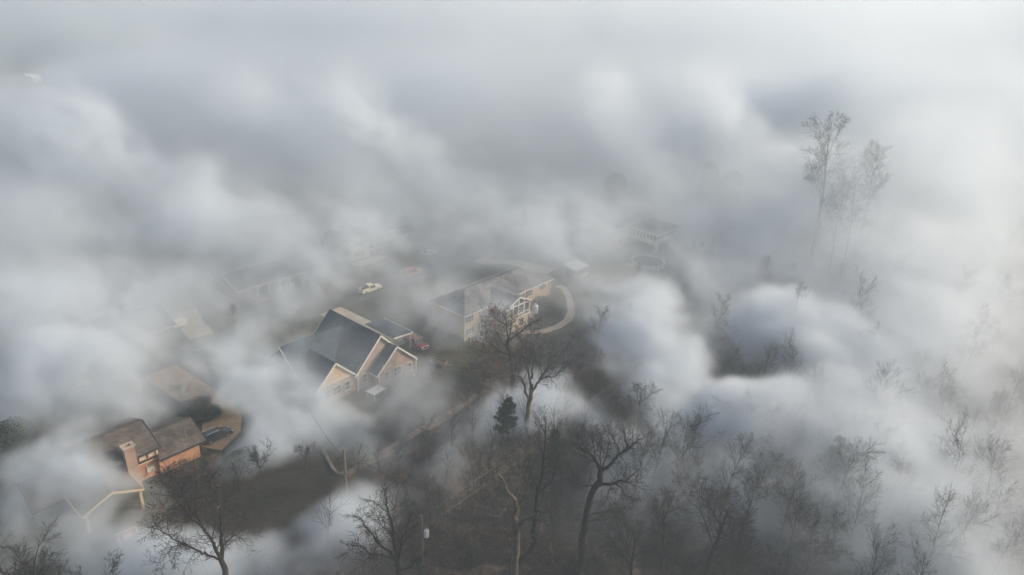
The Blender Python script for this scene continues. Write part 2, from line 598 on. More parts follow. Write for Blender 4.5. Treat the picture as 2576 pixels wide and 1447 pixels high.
hb.beam(tr, (76.2, -93.4, 3.8), (81, -93.4, 3.4), .1, .3); hb.beam(tr, (81.06, -102.4, 3.42), (81.06, -93.4, 3.42), .12, .3)
for (a, b) in ((63.25, -88.05), (66.35, -85.9), (75.05, -85.9), (55.15, -88.2)):
    tr.span(hb.P(a - .1, b + .02, 0), hb.P(a + .1, b + .14, 3.3))
hb.beam(tr, (55.3, -88.2, 3.72), (62.6, -88.2, 3.72), .12, .22)
hb.part('trim', tr, TRIM_WHITE)
for (a, b) in ((80.7, -102), (80.7, -93.8), (80.7, -98)):
    po = MB()
    po.span(hb.P(a - .1, b - .1, 0), hb.P(a + .1, b + .1, 3.5))
    hb.part('porch_post', po, TRIM_WHITE)
for c, ww, hh, ml in (((68.2, -85.95, 1.9), .9, 1.7, 1), ((70.6, -85.95, 1.9), 1.7, 1.8, 2), ((73.6, -85.95, 1.7), .8, 1.6, 1), ((64.9, -88.15, 1.9), 1.0, 1.6, 1), ((57.0, -88.3, 1.9), 1., 1.7, 1), ((59., -88.3, 1.9), 1.7, 1.7, 2), ((61.2, -88.3, 1.9), 1., 1.7, 1), ((54., -90.85, 1.7), .9, 1.5, 1)):
    hb.window('v', c, ww, hh, mull=ml)
vt = MB()
vt.tube([hb.P(68.2, -94, 9.1), hb.P(68.2, -94, 9.75)], .09, 8)
hb.part('vent_pipe', vt, TRIM_DARK)

# --- Cream house with hip roof and sunroom
hc = House('cream_house', 'two-storey cream house with grey hip roof and glazed gabled sunroom', 'house', 104.7, -93.2)
w = MB()
hc.walls(w, 90.6, 118.9, -98.2, -88.3, 0, 6.0)
hc.walls(w, 98.6, 106.0, -88.25, -84.0, 0, 2.9)
hc.part('wall', w, SIDING_CREAM)
br = MB()
hc.walls(br, 90.5, 119.0, -98.3, -88.2, -1, .7)
hc.part('foundation', br, BRICK_TAN)
rf, tr = MB(), MB()
hc.hip_roof(rf, tr, 90.3, 119.2, -98.5, -88.0, 6.05, 8.55, 5.2)
k = 1.65 / 3.9
for sg in (-1, 1):
    hc.slab(rf, [(102.2, -92.4, 7.85), (102.2, -83.5, 7.85), (102.2 + sg * 4.2, -83.5, 7.85 - k * 4.2), (102.2 + sg * 4.2, -92.4 + .6, 7.85 - k * 4.2)])
    hc.beam(tr, (102.2, -83.45, 7.72), (102.2 + sg * 4.2, -83.45, 7.72 - k * 4.2), .12, .3)
hc.part('roof', rf, SHINGLE_GREY)
for a in (90.55, 118.95):
    tr.span(hc.P(a - .12, -88.24, 0), hc.P(a + .12, -88.1, 5.9))
hc.part('trim', tr, TRIM_WHITE)
sf = MB()
for a in (98.7, 100.5, 102.3, 104.1, 105.9):
    zt = 7.7 - k * abs(a - 102.2) - .1
    sf.span(hc.P(a - .13, -83.95, 2.9), hc.P(a + .13, -83.7, zt))
for z in (2.95, 3.7, 5.85):
    sf.span(hc.P(98.6, -83.98, z - .14), hc.P(106.0, -83.72, z + .14))
for v in (-88.2, -86.8, -85.4):
    sf.span(hc.P(98.6, v - .1, 2.9), hc.P(98.84, v + .1, 6.2)); sf.span(hc.P(105.8, v - .1, 2.9), hc.P(106.04, v + .1, 6.2))
for a in (98.7, 105.9):
    sf.span(hc.P(a - .1, -88.2, 2.85), hc.P(a + .1, -83.9, 3.75))
so_ = hc.part('sunroom_frame', sf, TRIM_WHITE)
gl = MB()
gl.span(hc.P(98.9, -83.9, 3.8), hc.P(105.7, -83.84, 5.8))
gl.prism([hc.P(98.9, -83.9, 5.95), hc.P(105.7, -83.9, 5.95), hc.P(102.2, -83.9, 7.45)], (0, .06, 0))
gl.span(hc.P(98.68, -88.1, 3.8), hc.P(98.74, -83.95, 6.0)); gl.span(hc.P(105.86, -88.1, 3.8), hc.P(105.92, -83.95, 6.0))
gl.build('pane', GLASS, so_)
for c, ww in (((91.9, -88.25, 4.6), 1.0), ((95.8, -88.25, 4.9), .9), ((92.1, -88.25, 1.7), 1.0), ((95.8, -88.25, 1.9), 1.1), ((108.6, -88.25, 4.4), .8), ((111.3, -88.25, 4.6), 1.0), ((116.1, -88.25, 4.8), .9)):
    hc.window('v', c, ww, 1.35, shutter=SHUTTER)
for c in ((100., -83.95, 1.5), (103.6, -83.95, 1.5)):
    hc.window('v', c, 1.3, 1.6)
st = MB()
for i in range(9):
    st.span(hc.P(106.2 + i * .3, -85.5, 2.6 - i * .3), hc.P(106.5 + i * .3, -84.2, 2.72 - i * .3))
st.span(hc.P(106.05, -87.8, 2.55), hc.P(106.9, -83.9, 2.7))
hc.beam(st, (106.3, -84.15, 3.5), (108.9, -84.15, .9), .08, .1)
hc.part('outside_stair', st, TRIM_WHITE)
for (a, b, z) in ((100.2, -90.6, 7.3), (108.5, -91, 7.5), (113.5, -90.2, 7.1)):
    vp = MB()
    vp.tube([hc.P(a, b, z - .2), hc.P(a, b, z + .45)], .07, 8)
    hc.part('vent_pipe', vp, METAL_WHITE)

# --- Brick ranch, lower left
ha = House('split_level_house', 'orange brick split-level house with brown roofs, brick chimney and open carport', 'house', 28, -92)
w = MB()
ha.walls(w, 29.3, 35.2, -97, -89.7, 0, 2.95)
ha.tri_v(w, -93.25, 3.6, 4.75, 2.95, 35.2, -.2)
ha.walls(w, 20.4, 29.2, -98.6, -90.2, 0, 2.8)
ha.part('wall', w, BRICK_ORANGE)
up = MB()
ha.walls(up, 20.3, 29.3, -98.7, -90.1, 2.86, 5.0)
ha.tri_v(up, -94.4, 4.3, 6.8, 5.0, 29.3, -.15)
ha.part('upper_wall', up, SIDING_DARK)
lw = MB()
ha.walls(lw, 13.8, 20.2, -97.2, -90.4, 0, 2.8)
lw.span(ha.P(17.6, -90.3, 0), ha.P(24.8, -90.05, 3.2))
ha.part('wing_wall', lw, SIDING_GREY)
rf, tr, td = MB(), MB(), MB()
ha.gable_roof_u(rf, td, -93.25, 4.0, 5.0, 3.15, 29.25, 35.7, .3, (0, 1))
ha.gable_roof_u(rf, td, -94.4, 4.85, 7.0, 5.05, 20.5, 29.4, .3)
ha.gable_roof_u(rf, td, -93.9, 3.9, 5.1, 3.1, 13.9, 20.2, .3, (1, 0))
ro = ha.part('roof', rf, SHINGLE_BROWN)
ha.gable_roof_v(rf2 := MB(), tr, 21.2, 3.45, 4.75, 3.25, -90.3, -84.5, .3, (0, 1))
ha.part('carport_roof', rf2, SHINGLE_BROWN)
ha.part('eaves_trim', td, TRIM_DARK)
ha.part('carport_trim', tr, TRIM_CREAM)
for a in (17.9, 24.6):
    po = MB(); po.span(ha.P(a - .17, -84.75, 0), ha.P(a + .17, -84.4, 3.15))
    ha.part('carport_post', po, TRIM_CREAM)
ch = MB()
ch.span(ha.P(25.0, -90.05, 0), ha.P(26.4, -89.0, 6.9))
chn = ha.part('chimney', ch, BRICK_CHIM)
cc = MB()
for (a0, a1, b0, b1) in ((24.85, 26.55, -90.2, -89.85), (24.85, 26.55, -89.2, -88.85), (24.85, 25.35, -89.85, -89.2), (26.05, 26.55, -89.85, -89.2)):
    cc.span(ha.P(a0, b0, 6.9), ha.P(a1, b1, 7.1))
cc.build('chimney_cap', CONCRETE, chn)
po = MB(); po.span(ha.P(35.35, -90.1, 0), ha.P(35.65, -89.8, 3.2))
ha.part('corner_post', po, TRIM_DARK)
tv = MB(); tv.span(ha.P(29.25, -90.2, 2.8), ha.P(29.5, -89.95, 5.0)); ha.beam(tv, (26.4, -90.02, 2.83), (29.3, -90.02, 2.83), .1, .16)
ha.part('corner_trim', tv, TRIM_CREAM)
for c, ww, pn in (((27.4, -90.05, 4.0), .85, BLIND), ((28.6, -90.05, 4.0), .85, BLIND), ((28.2, -90.15, 1.5), .9, BLIND), ((23.2, -90.05, 3.95), 1., GLASS)):
    ha.window('v', c, ww, 1.15, frame=BRICK_ORANGE if c[2] > 3 else TRIM_CREAM, pane=pn)
fl = MB()
fl.tube([ha.P(29.4, -93.25, 5.03), ha.P(35.9, -93.25, 5.03)], .06, 5)
fl.build('ridge_cap', TRIM_DARK, ro)
fl = MB()
fl.tube([ha.P(29.72, -94.4, 7.03), ha.P(29.72, -89.3, 4.97)], .07, 5)
fl.build('verge_cap', TRIM_DARK, ro)
ms = MB()
ms.tube([ha.P(33.9, -90.6, 3.5), ha.P(33.9, -90.6, 5.3)], .05, 6); ms.tube([ha.P(33.9, -90.6, 5.25), ha.P(34.2, -90.5, 5.3)], .05, 6)
ha.part('service_mast', ms, METAL_GREY)

# --- Long brick ranch with white columns across the street
hg = House('columned_house', 'long dark brick house with white porch columns, half hidden across the street', 'house', 78, -141)
w = MB(); hg.walls(w, 67.5, 88.5, -147, -139.2, 0, 3.1); hg.part('wall', w, BRICK_DARK)
rf, tr = MB(), MB(); hg.gable_roof_u(rf, tr, -142.2, 5.5, 5.4, 3.2, 67.3, 88.7, .3); hg.part('roof', rf, SHINGLE_BROWN); hg.part('trim', tr, TRIM_WHITE)
for a in (72.2, 75.0, 77.9, 80.6):
    po = MB(); po.span(hg.P(a - .15, -136.95, 0), hg.P(a + .15, -136.65, 3.0)); hg.part('porch_column', po, TRIM_WHITE)
for a in (68.8, 70.6, 73.8, 76.6, 79.4, 83.2, 86.2):
    hg.window('v', (a, -139.15, 1.7), 1.0, 1.5, pane=BLIND)

# --- White two-storey house with balcony wing
hf = House('white_house', 'white two-storey house with gabled front and long balcony wing, faint across the street', 'house', 108, -144)
w = MB(); hf.walls(w, 101.1, 107.5, -149, -141, 0, 5.2); hf.tri_u(w, 104.3, 3.2, 7.1, 5.2, -141); hf.walls(w, 107.6, 117, -149, -144, 0, 5.2); hf.part('wall', w, SIDING_WHITE)
w = MB(); hf.walls(w, 117.1, 125.5, -148, -142.4, 0, 2.9); hf.part('wing_wall', w, BRICK_TAN)
rf, tr = MB(), MB()
hf.gable_roof_v(rf, tr, 104.3, 3.4, 7.3, 5.2, -149, -141, .35)
hf.gable_roof_u(rf, tr, -145.3, 3.7, 6.8, 5.6, 107, 117, .3, (0, 1)); hf.gable_roof_u(rf, tr, -145, 2.9, 4.2, 3., 117.2, 125.6, .3, (0, 1))
hf.part('roof', rf, SHINGLE_DARK); hf.part('trim', tr, TRIM_WHITE)
bl = MB(); bl.span(hf.P(107.7, -143.9, 2.8), hf.P(117, -141.6, 3.0)); bl.span(hf.P(107.7, -141.7, 3.9), hf.P(117, -141.6, 4.0))
hf.part('balcony', bl, TRIM_WHITE)
for a in (109.6, 112.6, 115.8):
    po = MB(); po.span(hf.P(a - .09, -141.8, 0), hf.P(a + .09, -141.62, 5.6)); hf.part('balcony_post', po, TRIM_WHITE)
for c in ((104.3, -140.95, 4.4), (104.3, -140.95, 1.6)):
    hf.window('v', c, 1.9, 1.4, mull=2, shutter=SHUTTER)
for c in ((110.5, -143.95, 1.5), (114, -143.95, 1.5), (110.5, -143.95, 4.2), (114, -143.95, 4.2), (119.5, -142.35, 1.6), (122.6, -142.35, 1.6)):
    hf.window('v', c, 1.4, 1.4)

# --- Yellow house with screened porch (upper right)
hd = House('yellow_house', 'pale yellow two-storey house with upstairs screened porch above an open terrace', 'house', 170, -102)
w = MB(); hd.walls(w, 158, 187.5, -110, -97.3, 0, 6.9); hd.tri_u(w, 184, 3.2, 10.2, 6.9, -97.3); hd.part('wall', w, SIDING_YELLOW)
rf, tr = MB(), MB()
hd.gable_roof_u(rf, tr, -103.6, 6.6, 9.3, 6.9, 157.8, 187.6, .3); hd.gable_roof_v(rf, tr, 184, 3.3, 10.4, 6.9, -104, -97.3, .3, (0, 1))
hd.part('roof', rf, SHINGLE_GREY)
pr = MB(); hd.slab(pr, [(167.6, -97.2, 6.1), (180.3, -97.2, 6.1), (180.3, -87.4, 5.6), (167.6, -87.4, 5.6)], .2); hd.part('porch_roof', pr, SHINGLE_DARK)
hd.beam(tr, (167.5, -87.3, 5.5), (180.4, -87.3, 5.5), .12, .35); hd.beam(tr, (167.5, -97.2, 6.0), (167.5, -87.3, 5.5), .12, .35)
hd.part('trim', tr, TRIM_WHITE)
pw = MB(); hd.walls(pw, 168, 180, -97.2, -88, 2.4, 3.6); hd.walls(pw, 177.2, 180, -92, -88.2, 0, 2.4); pw.span(hd.P(168, -88.5, 0), hd.P(170.5, -88.2, 2.4)); hd.part('porch_wall', pw, SIDING_WHITE)
pp = MB()
for i in range(9):
    pp.span(hd.P(167.95, -97 + i * 1.1, 3.6), hd.P(168.1, -96.8 + i * 1.1, 5.6))
for i in range(8):
    pp.span(hd.P(168 + i * 1.7, -88.15, 3.6), hd.P(168.2 + i * 1.7, -88, 5.5))
hd.part('porch_post', pp, TRIM_WHITE)
gl = MB(); hd.walls(gl, 168.3, 179.7, -96.9, -88.3, 3.6, 5.4); hd.part('porch_screen', gl, GLASS)
for c in ((161, -97.25, 5.4), (164.2, -97.25, 5.4), (170.8, -97.25, 6.2), (177, -97.25, 6.2), (160.4, -97.25, 2.6), (163.4, -97.25, 2.6)):
    hd.window('v', c, 1.6, 1.2, mull=2)
hd.window('u', (157.95, -105, 3.6), 2., 1.6, mull=3)

# --- Ranch at the far left
hh = House('ranch_house', 'low dark brick ranch house with white fascia among trees, in thick smoke', 'house', 38, -136)
w = MB(); hh.walls(w, 39.2, 50, -142, -132.4, 0, 2.9); hh.walls(w, 28, 39.1, -142, -133.4, 0, 2.9); hh.part('wall', w, BRICK_DARK)
rf, tr = MB(), MB(); hh.gable_roof_u(rf, tr, -136.6, 6.4, 5.4, 3.0, 28, 50.2, .3); hh.part('roof', rf, SHINGLE_DARK); hh.part('trim', tr, TRIM_WHITE)
po = MB(); po.span(hh.P(39.4, -130.5, 0), hh.P(39.65, -130.25, 3.)); hh.part('porch_post', po, TRIM_WHITE)
for a in (42, 46.5, 30.5, 34.5):
    hh.window('v', (a, -132.35 if a > 39 else -133.35, 1.6), 1.2, 1.3)

# --- Far dark-roofed house (upper right)
he = House('dark_roofed_house', 'dark hip-roofed house almost lost in white smoke beside the tall bare trees', 'house', 290, -106)
w = MB(); he.walls(w, 278, 306, -114, -101, 0, 5); he.part('wall', w, SIDING_WHITE)
rf, tr = MB(), MB(); he.hip_roof(rf, tr, 277.5, 306.5, -114.5, -100.5, 5, 9, 6.5); he.gable_roof_v(rf, tr, 288, 5, 8.4, 5., -107, -98, .3, (0, 1)); he.part('roof', rf, SHINGLE_DARK); he.part('trim', tr, TRIM_WHITE)
w = MB(); he.walls(w, 284, 292, -101, -98.4, 0, 5); he.tri_u(w, 288, 4, 7.8, 5, -98.3); he.part('wing_wall', w, SIDING_WHITE)
for a in (281, 288, 296, 302):
    he.window('v', (a, -98.1 if a == 288 else -100.95, 2.4), 1.6, 1.5, mull=2)

# --- small far white sheds
for i, (px, py, s_, lb) in enumerate(((78, 203, 6, 'lower left of the cluster'), (88, 207, 7, 'lower, second from the left'), (112, 187, 7, 'upper left of the cluster'), (148, 188, 8, 'upper middle of the cluster'), (180, 196, 5, 'small, right of the middle'), (230, 203, 7, 'apart at the right end'))):
    p = at(px, py)
    r = empty('white_shed', p, AZ + i * .5, 'tiny white shed far off in the smoke, %s' % lb, 'shed', 'white sheds far off at the top left')
    m = MB(); m.box((0, 0, 1.6), (s_, 4.2, 3.2)); m.prism([(-s_ / 2 + .01, -2.09, 3.2), (-s_ / 2 + .01, 2.09, 3.2), (-s_ / 2 + .01, 0, 4.4)], (s_ - .02, 0, 0)); m.build('wall', SIDING_WHITE, r)
    m = MB()
    for sg in (-1, 1):
        m.prism([(-s_ / 2 - .2, 0, 4.5), (s_ / 2 + .2, 0, 4.5), (s_ / 2 + .2, sg * 2.5, 3.05), (-s_ / 2 - .2, sg * 2.5, 3.05)], (0, 0, .12))
    m.build('roof', METAL_WHITE, r)
p = at(148, 136)
r = empty('far_building', p, AZ, 'long low white building faint on the far ground, top left', 'building')
m = MB(); m.box((0, 0, 2.5), (24, 9, 5)); m.build('wall', SIDING_WHITE, r)
m = MB(); m.prism([(-12.3, -5, 5.), (-12.3, 5, 5.), (-12.3, 0, 7)], (24.6, 0, 0)); m.build('roof', METAL_WHITE, r)

# ------------------------------------------------------------------ vehicles
def wheel(parent, x, y, r=.36, w=.24):
    m = MB()
    m.lathe([(r * .72, -w / 2), (r * .95, -w / 2), (r, -w / 4), (r, w / 4), (r * .95, w / 2), (r * .72, w / 2)], (0, 0, 0), 18)
    m.v = [(a + x, -c + y, b + r) for (a, b, c) in m.v]
    wh = m.build('wheel', RUBBER, parent, smooth=False)
    m = MB()
    m.lathe([(.05, -w / 2 - .012), (r * .66, -w / 2 - .012), (r * .7, w / 2 + .012), (.05, w / 2 + .012)], (0, 0, 0), 10)
    m.v = [(a + x, -c + y, b + r) for (a, b, c) in m.v]
    m.build('rim', RIM, wh)
    return wh

def vehicle(name, kind, paint, px, py, rz, label, cat, zoff=.05, cargo=None, gp=None):
    """x forward, y left, built at the origin on its wheels"""
    p = gpt(px, py) if gp is None else gp
    r = empty(name, (p.x, p.y, p.z + zoff), rz, label, cat)
    body = MB()
    sp = {'suv': dict(L=4.7, Wd=1.86, prof=[(-2.3, .35), (-2.35, .75), (-2.28, 1.05), (1.0, 1.1), (2.1, .92), (2.33, .7), (2.33, .35)], cab=[(-2.25, 1.03), (-2.0, 1.62), (-1.5, 1.72), (.3, 1.7), (1.15, 1.08)], wx=(-1.38, 1.42), r=.37),
          'pickup': dict(L=5.8, Wd=2.0, prof=[(-2.9, .5), (-2.9, 1.12), (-.85, 1.12), (1.35, 1.16), (2.75, 1.08), (2.9, .9), (2.9, .5)], cab=[(-.95, 1.1), (-.8, 1.84), (-.4, 1.92), (.6, 1.9), (1.4, 1.14)], wx=(-1.85, 1.85), r=.41),
          'sedan': dict(L=4.6, Wd=1.8, prof=[(-2.25, .35), (-2.3, .8), (-1.5, .98), (1.0, .95), (2.1, .78), (2.28, .6), (2.28, .35)], cab=[(-1.9, .93), (-1.1, 1.4), (-.7, 1.45), (.3, 1.43), (1.15, .93)], wx=(-1.35, 1.38), r=.33),
          'van': dict(L=5.1, Wd=1.95, prof=[(-2.5, .4), (-2.55, .9), (-2.5, 1.12), (1.1, 1.14), (2.35, 1.0), (2.55, .8), (2.55, .4)], cab=[(-2.48, 1.1), (-2.4, 1.85), (-2., 1.95), (.3, 1.92), (1.2, 1.12)], wx=(-1.5, 1.55), r=.38)}[kind]
    hw = sp['Wd'] / 2
    # lower body: profile with wheel arches
    bot = []
    for wx in sp['wx']:
        rr = sp['r'] + .09
        for k in range(7):
            a = math.pi - math.pi * k / 6
            bot.append((wx + rr * math.cos(a), max(sp['prof'][0][1], sp['r'] + rr * math.sin(a) - .02)))
    poly = bot + sp['prof'][::-1][0:0]
    outline = [sp['prof'][0]] + bot + [sp['prof'][-1]] + sp['prof'][-2:0:-1]
    n = len(outline)
    rows = [(-1., 1.), (-.96, 1.0), (.96, 1.), (1., 1.)]
    vs = []
    for (yy, sc) in ((-hw, .96), (-hw * .9, 1.), (hw * .9, 1.), (hw, .96)):
        for (x, z) in outline:
            zc = .75
            vs.append((x * (sc if abs(x) > 1.9 else 1.), yy, z if z < zc else zc + (z - zc) * (sc if sc == 1 else .9)))
    fs = [tuple(range(n)), tuple(range(3 * n, 4 * n))[::-1]]
    for j in range(3):
        for i in range(n):
            fs.append((j * n + i, j * n + (i + 1) % n, (j + 1) * n + (i + 1) % n, (j + 1) * n + i))
    body.add(vs, fs)
    # cabin
    cb = sp['cab']
    m = len(cb)
    vs = []
    for sg in (-1, 1):
        for (x, z) in cb:
            t = (z - cb[0][1]) / (max(c[1] for c in cb) - cb[0][1])
            vs.append((x, sg * hw * (.95 - .2 * t), z))
    body.add(vs, [tuple(range(m)), tuple(range(m, 2 * m))[::-1]] + [(i, (i + 1) % m, m + (i + 1) % m, m + i) for i in range(m)])
    if kind == 'pickup':
        for sg in (-1, 1):
            body.span((-2.85, sg * hw * .99, 1.0), (-.9, sg * hw * .86, 1.42))
        body.span((-2.9, -hw * .9, 1.0), (-2.78, hw * .9, 1.42))
    body.build('body', PAINT[paint], r, bevel=.025)
    top = max(c[1] for c in cb)
    zb = cb[0][1] + .06
    gl = MB()
    # side glass, windscreen, rear glass: thin sheets a little proud of the cabin
    def yv(z):
        t = (z - cb[0][1]) / (top - cb[0][1])
        return hw * (.95 - .2 * t) + .012
    x0, x1, x2, x3 = cb[0][0], cb[1][0], cb[-2][0], cb[-1][0]
    zt = top - .14
    f = (zt - cb[0][1]) / (top - cb[0][1])
    for sg in (-1, 1):
        cuts = [(x0 + .28, x1 + .3, -.12 if kind != 'pickup' else .1)] if kind in ('pickup',) else [(x0 + .35, x1 + .3, None)]
        xb0, xb1 = x0 + .22, x3 - .35
        xt0, xt1 = x1 + .18, x2 - .02
        ns = 2 if kind in ('pickup', 'sedan') else 3
        for i in range(ns):
            a, b = i / ns + .015, (i + 1) / ns - .015
            q = [(xb0 + (xb1 - xb0) * a, sg * yv(zb), zb), (xb0 + (xb1 - xb0) * b, sg * yv(zb), zb), (xt0 + (xt1 - xt0) * b, sg * yv(zt), zt), (xt0 + (xt1 - xt0) * a, sg * yv(zt), zt)]
            gl.prism(q, (0, sg * .01, 0))
    for (xa, xb, za, zz, s2) in ((x3 - .06, x2 + .06, cb[-1][1] + .04, cb[-2][1] - .04, 1), (x0 + .02, x1 - .02, cb[0][1] + .12, cb[1][1] - .04, -1)):
        q = [(xa + s2 * .02, -hw * .84, za + .02), (xa + s2 * .02, hw * .84, za + .02), (xb + s2 * .02, hw * .7, zz + .02), (xb + s2 * .02, -hw * .7, zz + .02)]
        gl.prism(q, (s2 * .012, 0, .012))
    gl.build('window_glass', CAR_GLASS, r)
    for wx in sp['wx']:
        for sg in (-1, 1):
            wheel(r, wx, sg * (hw - .13), sp['r'])
    xe, xr = sp['prof'][-2][0], sp['prof'][1][0]
    for sg in (-1, 1):
        h = MB(); h.box((xe - .02, sg * hw * .7, sp['prof'][-2][1] + .02), (.16, .38, .16)); h.build('headlight', LAMP_CLEAR, r, bevel=.02)
        h = MB(); h.box((xr + .03, sg * hw * .82, sp['prof'][1][1] + .08), (.12, .2, .3)); h.build('tail_light', LAMP_RED, r, bevel=.02)
    bp = MB()
    bp.box((xe - .02, 0, .52), (.2, sp['Wd'] * .92, .2)); bp.box((xr + .02, 0, .55), (.2, sp['Wd'] * .92, .18))
    bp.build('bumper', RIM if kind == 'pickup' else RUBBER, r, bevel=.03)
    gr = MB(); gr.box((xe - .02, 0, sp['prof'][-2][1] - .05), (.14, sp['Wd'] * .5, .2)); gr.build('grille', RUBBER, r)
    mr = MB()
    for sg in (-1, 1):
        mr.box((x3 - .45, sg * (hw + .08), zb + .08), (.14, .2, .14))
    mr.build('door_mirror', PAINT[paint], r, bevel=.02)
    if kind == 'suv':
        rr_ = MB()
        for sg in (-1, 1):
            rr_.tube([(-1.7, sg * hw * .68, top + .02), (-1.5, sg * hw * .68, top + .07), (.1, sg * hw * .68, top + .06), (.3, sg * hw * .68, top)], .03, 6)
        rr_.build('roof_rail', RIM, r)
    if cargo == 'rack':
        rk = MB()
        for x in (-2.7, -1.0, .9):
            for sg in (-1, 1):
                rk.tube([(x, sg * hw * .9, 1.3), (x, sg * hw * .9, 2.15)], .035, 6)
            rk.tube([(x, -hw * .95, 2.15), (x, hw * .95, 2.15)], .035, 6)
        for y in (-.8, .8):
            rk.tube([(-2.8, y, 2.2), (1.4, y, 2.2)], .035, 6)
        rk.build('ladder_rack', METAL_WHITE, r)
        ld = MB()
        for y in (-.25, .25):
            ld.box((-.7, y, 2.28), (4., .07, .09))
        for i in range(9):
            ld.box((-2.5 + i * .42, 0, 2.28), (.06, .48, .06))
        ld.build('ladder', WOOD_YELLOW, r)
    return r

def park(name, kind, paint, u, v, ang, label, cat, **kw):
    p = W(u, v)
    return vehicle(name, kind, paint, 0, 0, AZ + math.radians(ang), label, cat, gp=Vector((p.x, p.y, terrain(p.x, p.y))), **kw)

park('parked_suv', 'suv', 'black', 39.0, -92.2, 0, 'glossy black SUV on the driveway beside the orange brick house', 'car')
pk = park('pickup_truck', 'pickup', 'white', 92.6, -121.8, 0, 'white pickup truck with loaded bed standing in the street', 'pickup truck')
park('red_van', 'van', 'red', 107.0, -122.9, 0, 'bright red van in the street ahead of the white pickup', 'van')
park('silver_car', 'sedan', 'silver', 120.0, -130.6, 0, 'silver car parked in front of the white balcony house', 'car')
park('red_truck', 'pickup', 'darkred', 81.8, -93.4, -92, 'dark red pickup truck with pale ladder rack beside the slate roof', 'pickup truck', cargo='rack')
park('pickup_truck', 'pickup', 'white', 28.6, -123.2, 180, 'white pickup truck half hidden by smoke at the left edge', 'pickup truck')
park('dark_car', 'suv', 'black', 50.2, -119.4, 0, 'dark car blurred by smoke in the street left of the slate roof', 'car')
park('red_car', 'sedan', 'darkred', 70.5, -133.2, 5, 'faint red car parked before the columned house', 'car')
p = W(92.6, -121.8)
r = empty('cargo_boxes', (p.x, p.y, terrain(p.x, p.y) + .05), AZ, 'dark boxes and planks lying in the bed of the white pickup', 'cargo')
m = MB(); m.box((-1.5, .3, 1.28), (.8, .7, .3)); m.box((-2.3, -.3, 1.26), (.6, .9, .26)); m.build('box', TRIM_DARK, r, bevel=.02)
m = MB(); m.box((-1.9, -.62, 1.4), (1.8, .16, .1)); m.box((-1.9, .68, 1.4), (1.8, .12, .08)); m.build('plank', WOOD_GREY, r)
# flat trailer near the slate-roofed house
p = W(79.6, -84.6)
r = empty('utility_trailer', (p.x, p.y, 0), AZ - math.radians(65), 'small flat utility trailer loaded with timber near the brick gable', 'trailer')
m = MB(); m.box((0, 0, .62), (3.4, 1.6, .12)); m.box((2.3, 0, .55), (1.4, .1, .1)); m.box((0, .8, .85), (3.4, .05, .35)); m.box((0, -.8, .85), (3.4, .05, .35)); m.build('bed', WOOD_GREY, r)
for y in (-.95, .95): wheel(r, -.2, y, .32, .2)
m = MB()
for i, y in enumerate((-.5, -.2, .1, .45)): m.box((.1 * i, y, .74 + .02 * i), (2.9, .2, .12), .05 * (i - 1.5))
m.build('timber_load', TAN_LEAF, r)

# ------------------------------------------------------------------ yard things
p = W(64.6, -84.6)
r = empty('patio_table', (p.x, p.y, 0), AZ + .1, 'square white table on the lawn below the slate-roofed house', 'table')
m = MB(); m.box((0, 0, 1.02), (3.0, 2.1, .09)); m.build('table_top', METAL_WHITE, r, bevel=.02)
m = MB()
for (x, y, a, b) in ((0, 1.0, 3., .1), (0, -1., 3., .1), (1.45, 0, .1, 1.9), (-1.45, 0, .1, 1.9)): m.box((x, y, 1.1), (a, b, .08))
m.build('rim', TRIM_WHITE, r)
for x in (-1.35, 1.35):
    for y in (-.9, .9):
        m = MB(); m.box((x, y, .49), (.1, .1, .98)); m.build('leg', METAL_WHITE, r)
p = gpt(1346, 789)
r = empty('gas_tank', p, 0, 'upright white gas tank with domed top on the lawn near the sunroom', 'gas tank')
m = MB(); m.lathe([(.3, .0), (.34, .12), (.62, .22), (.68, .35), (.68, 1.75), (.6, 2.0), (.35, 2.18), (.2, 2.22)], (0, 0, 0), 20); m.build('shell', METAL_WHITE, r, smooth=True)
m = MB(); m.lathe([(.24, 2.2), (.24, 2.45), (.18, 2.5)], (0, 0, 0), 12); m.build('valve_cap', METAL_WHITE, r)
p = gpt(1041, 950)
r = empty('lawn_globe', p, 0, 'small pale round ball standing on the lawn by the brick gable', 'garden ornament')
m = MB(); m.lathe([(.12, 0), (.1, .25), (.12, .3)], (0, 0, 0), 10); m.build('stand', CONCRETE, r)
m = MB(); m.lathe([(.1, .3), (.28, .42), (.33, .6), (.28, .78), (.1, .9)], (0, 0, 0), 14); m.build('globe', TRIM_WHITE, r, smooth=True)
p = W(37.1, -115.3)
r = empty('marker_post', (p.x, p.y, 0), .2, 'single white post leaning slightly on the smoky verge of the street', 'post')
m = MB(); m.tube([(0, 0, 0), (.08, 0, 1.6)], .12, 10); m.build('post', TRIM_WHITE, r)
m = MB(); m.tube([(.08, 0, 1.6), (.085, 0, 1.72)], [.15, .1], 10); m.build('post_cap', TRIM_CREAM, r)
p = W(52.7, -134)
r = empty('white_utility_trailer', (p.x, p.y, 0), AZ, 'small pinkish white box trailer on the far driveway', 'trailer')
m = MB(); m.box((0, 0, 1.15), (2.6, 1.5, 1.3)); m.build('box_body', PAINT['white'], r, bevel=.05)
for y in (-.82, .82): wheel(r, 0, y, .3, .18)
m = MB(); m.box((1.7, 0, .5), (.9, .08, .08)); m.build('drawbar', METAL_GREY, r)
p = W(41.6, -144.5)
r = empty('tan_shed', (p.x, p.y, 0), AZ, 'small tan shed showing behind the dark ranch roof', 'shed')
m = MB(); m.box((0, 0, 2.2), (5, 3, 4.4)); m.build('wall', SIDING_CREAM, r)
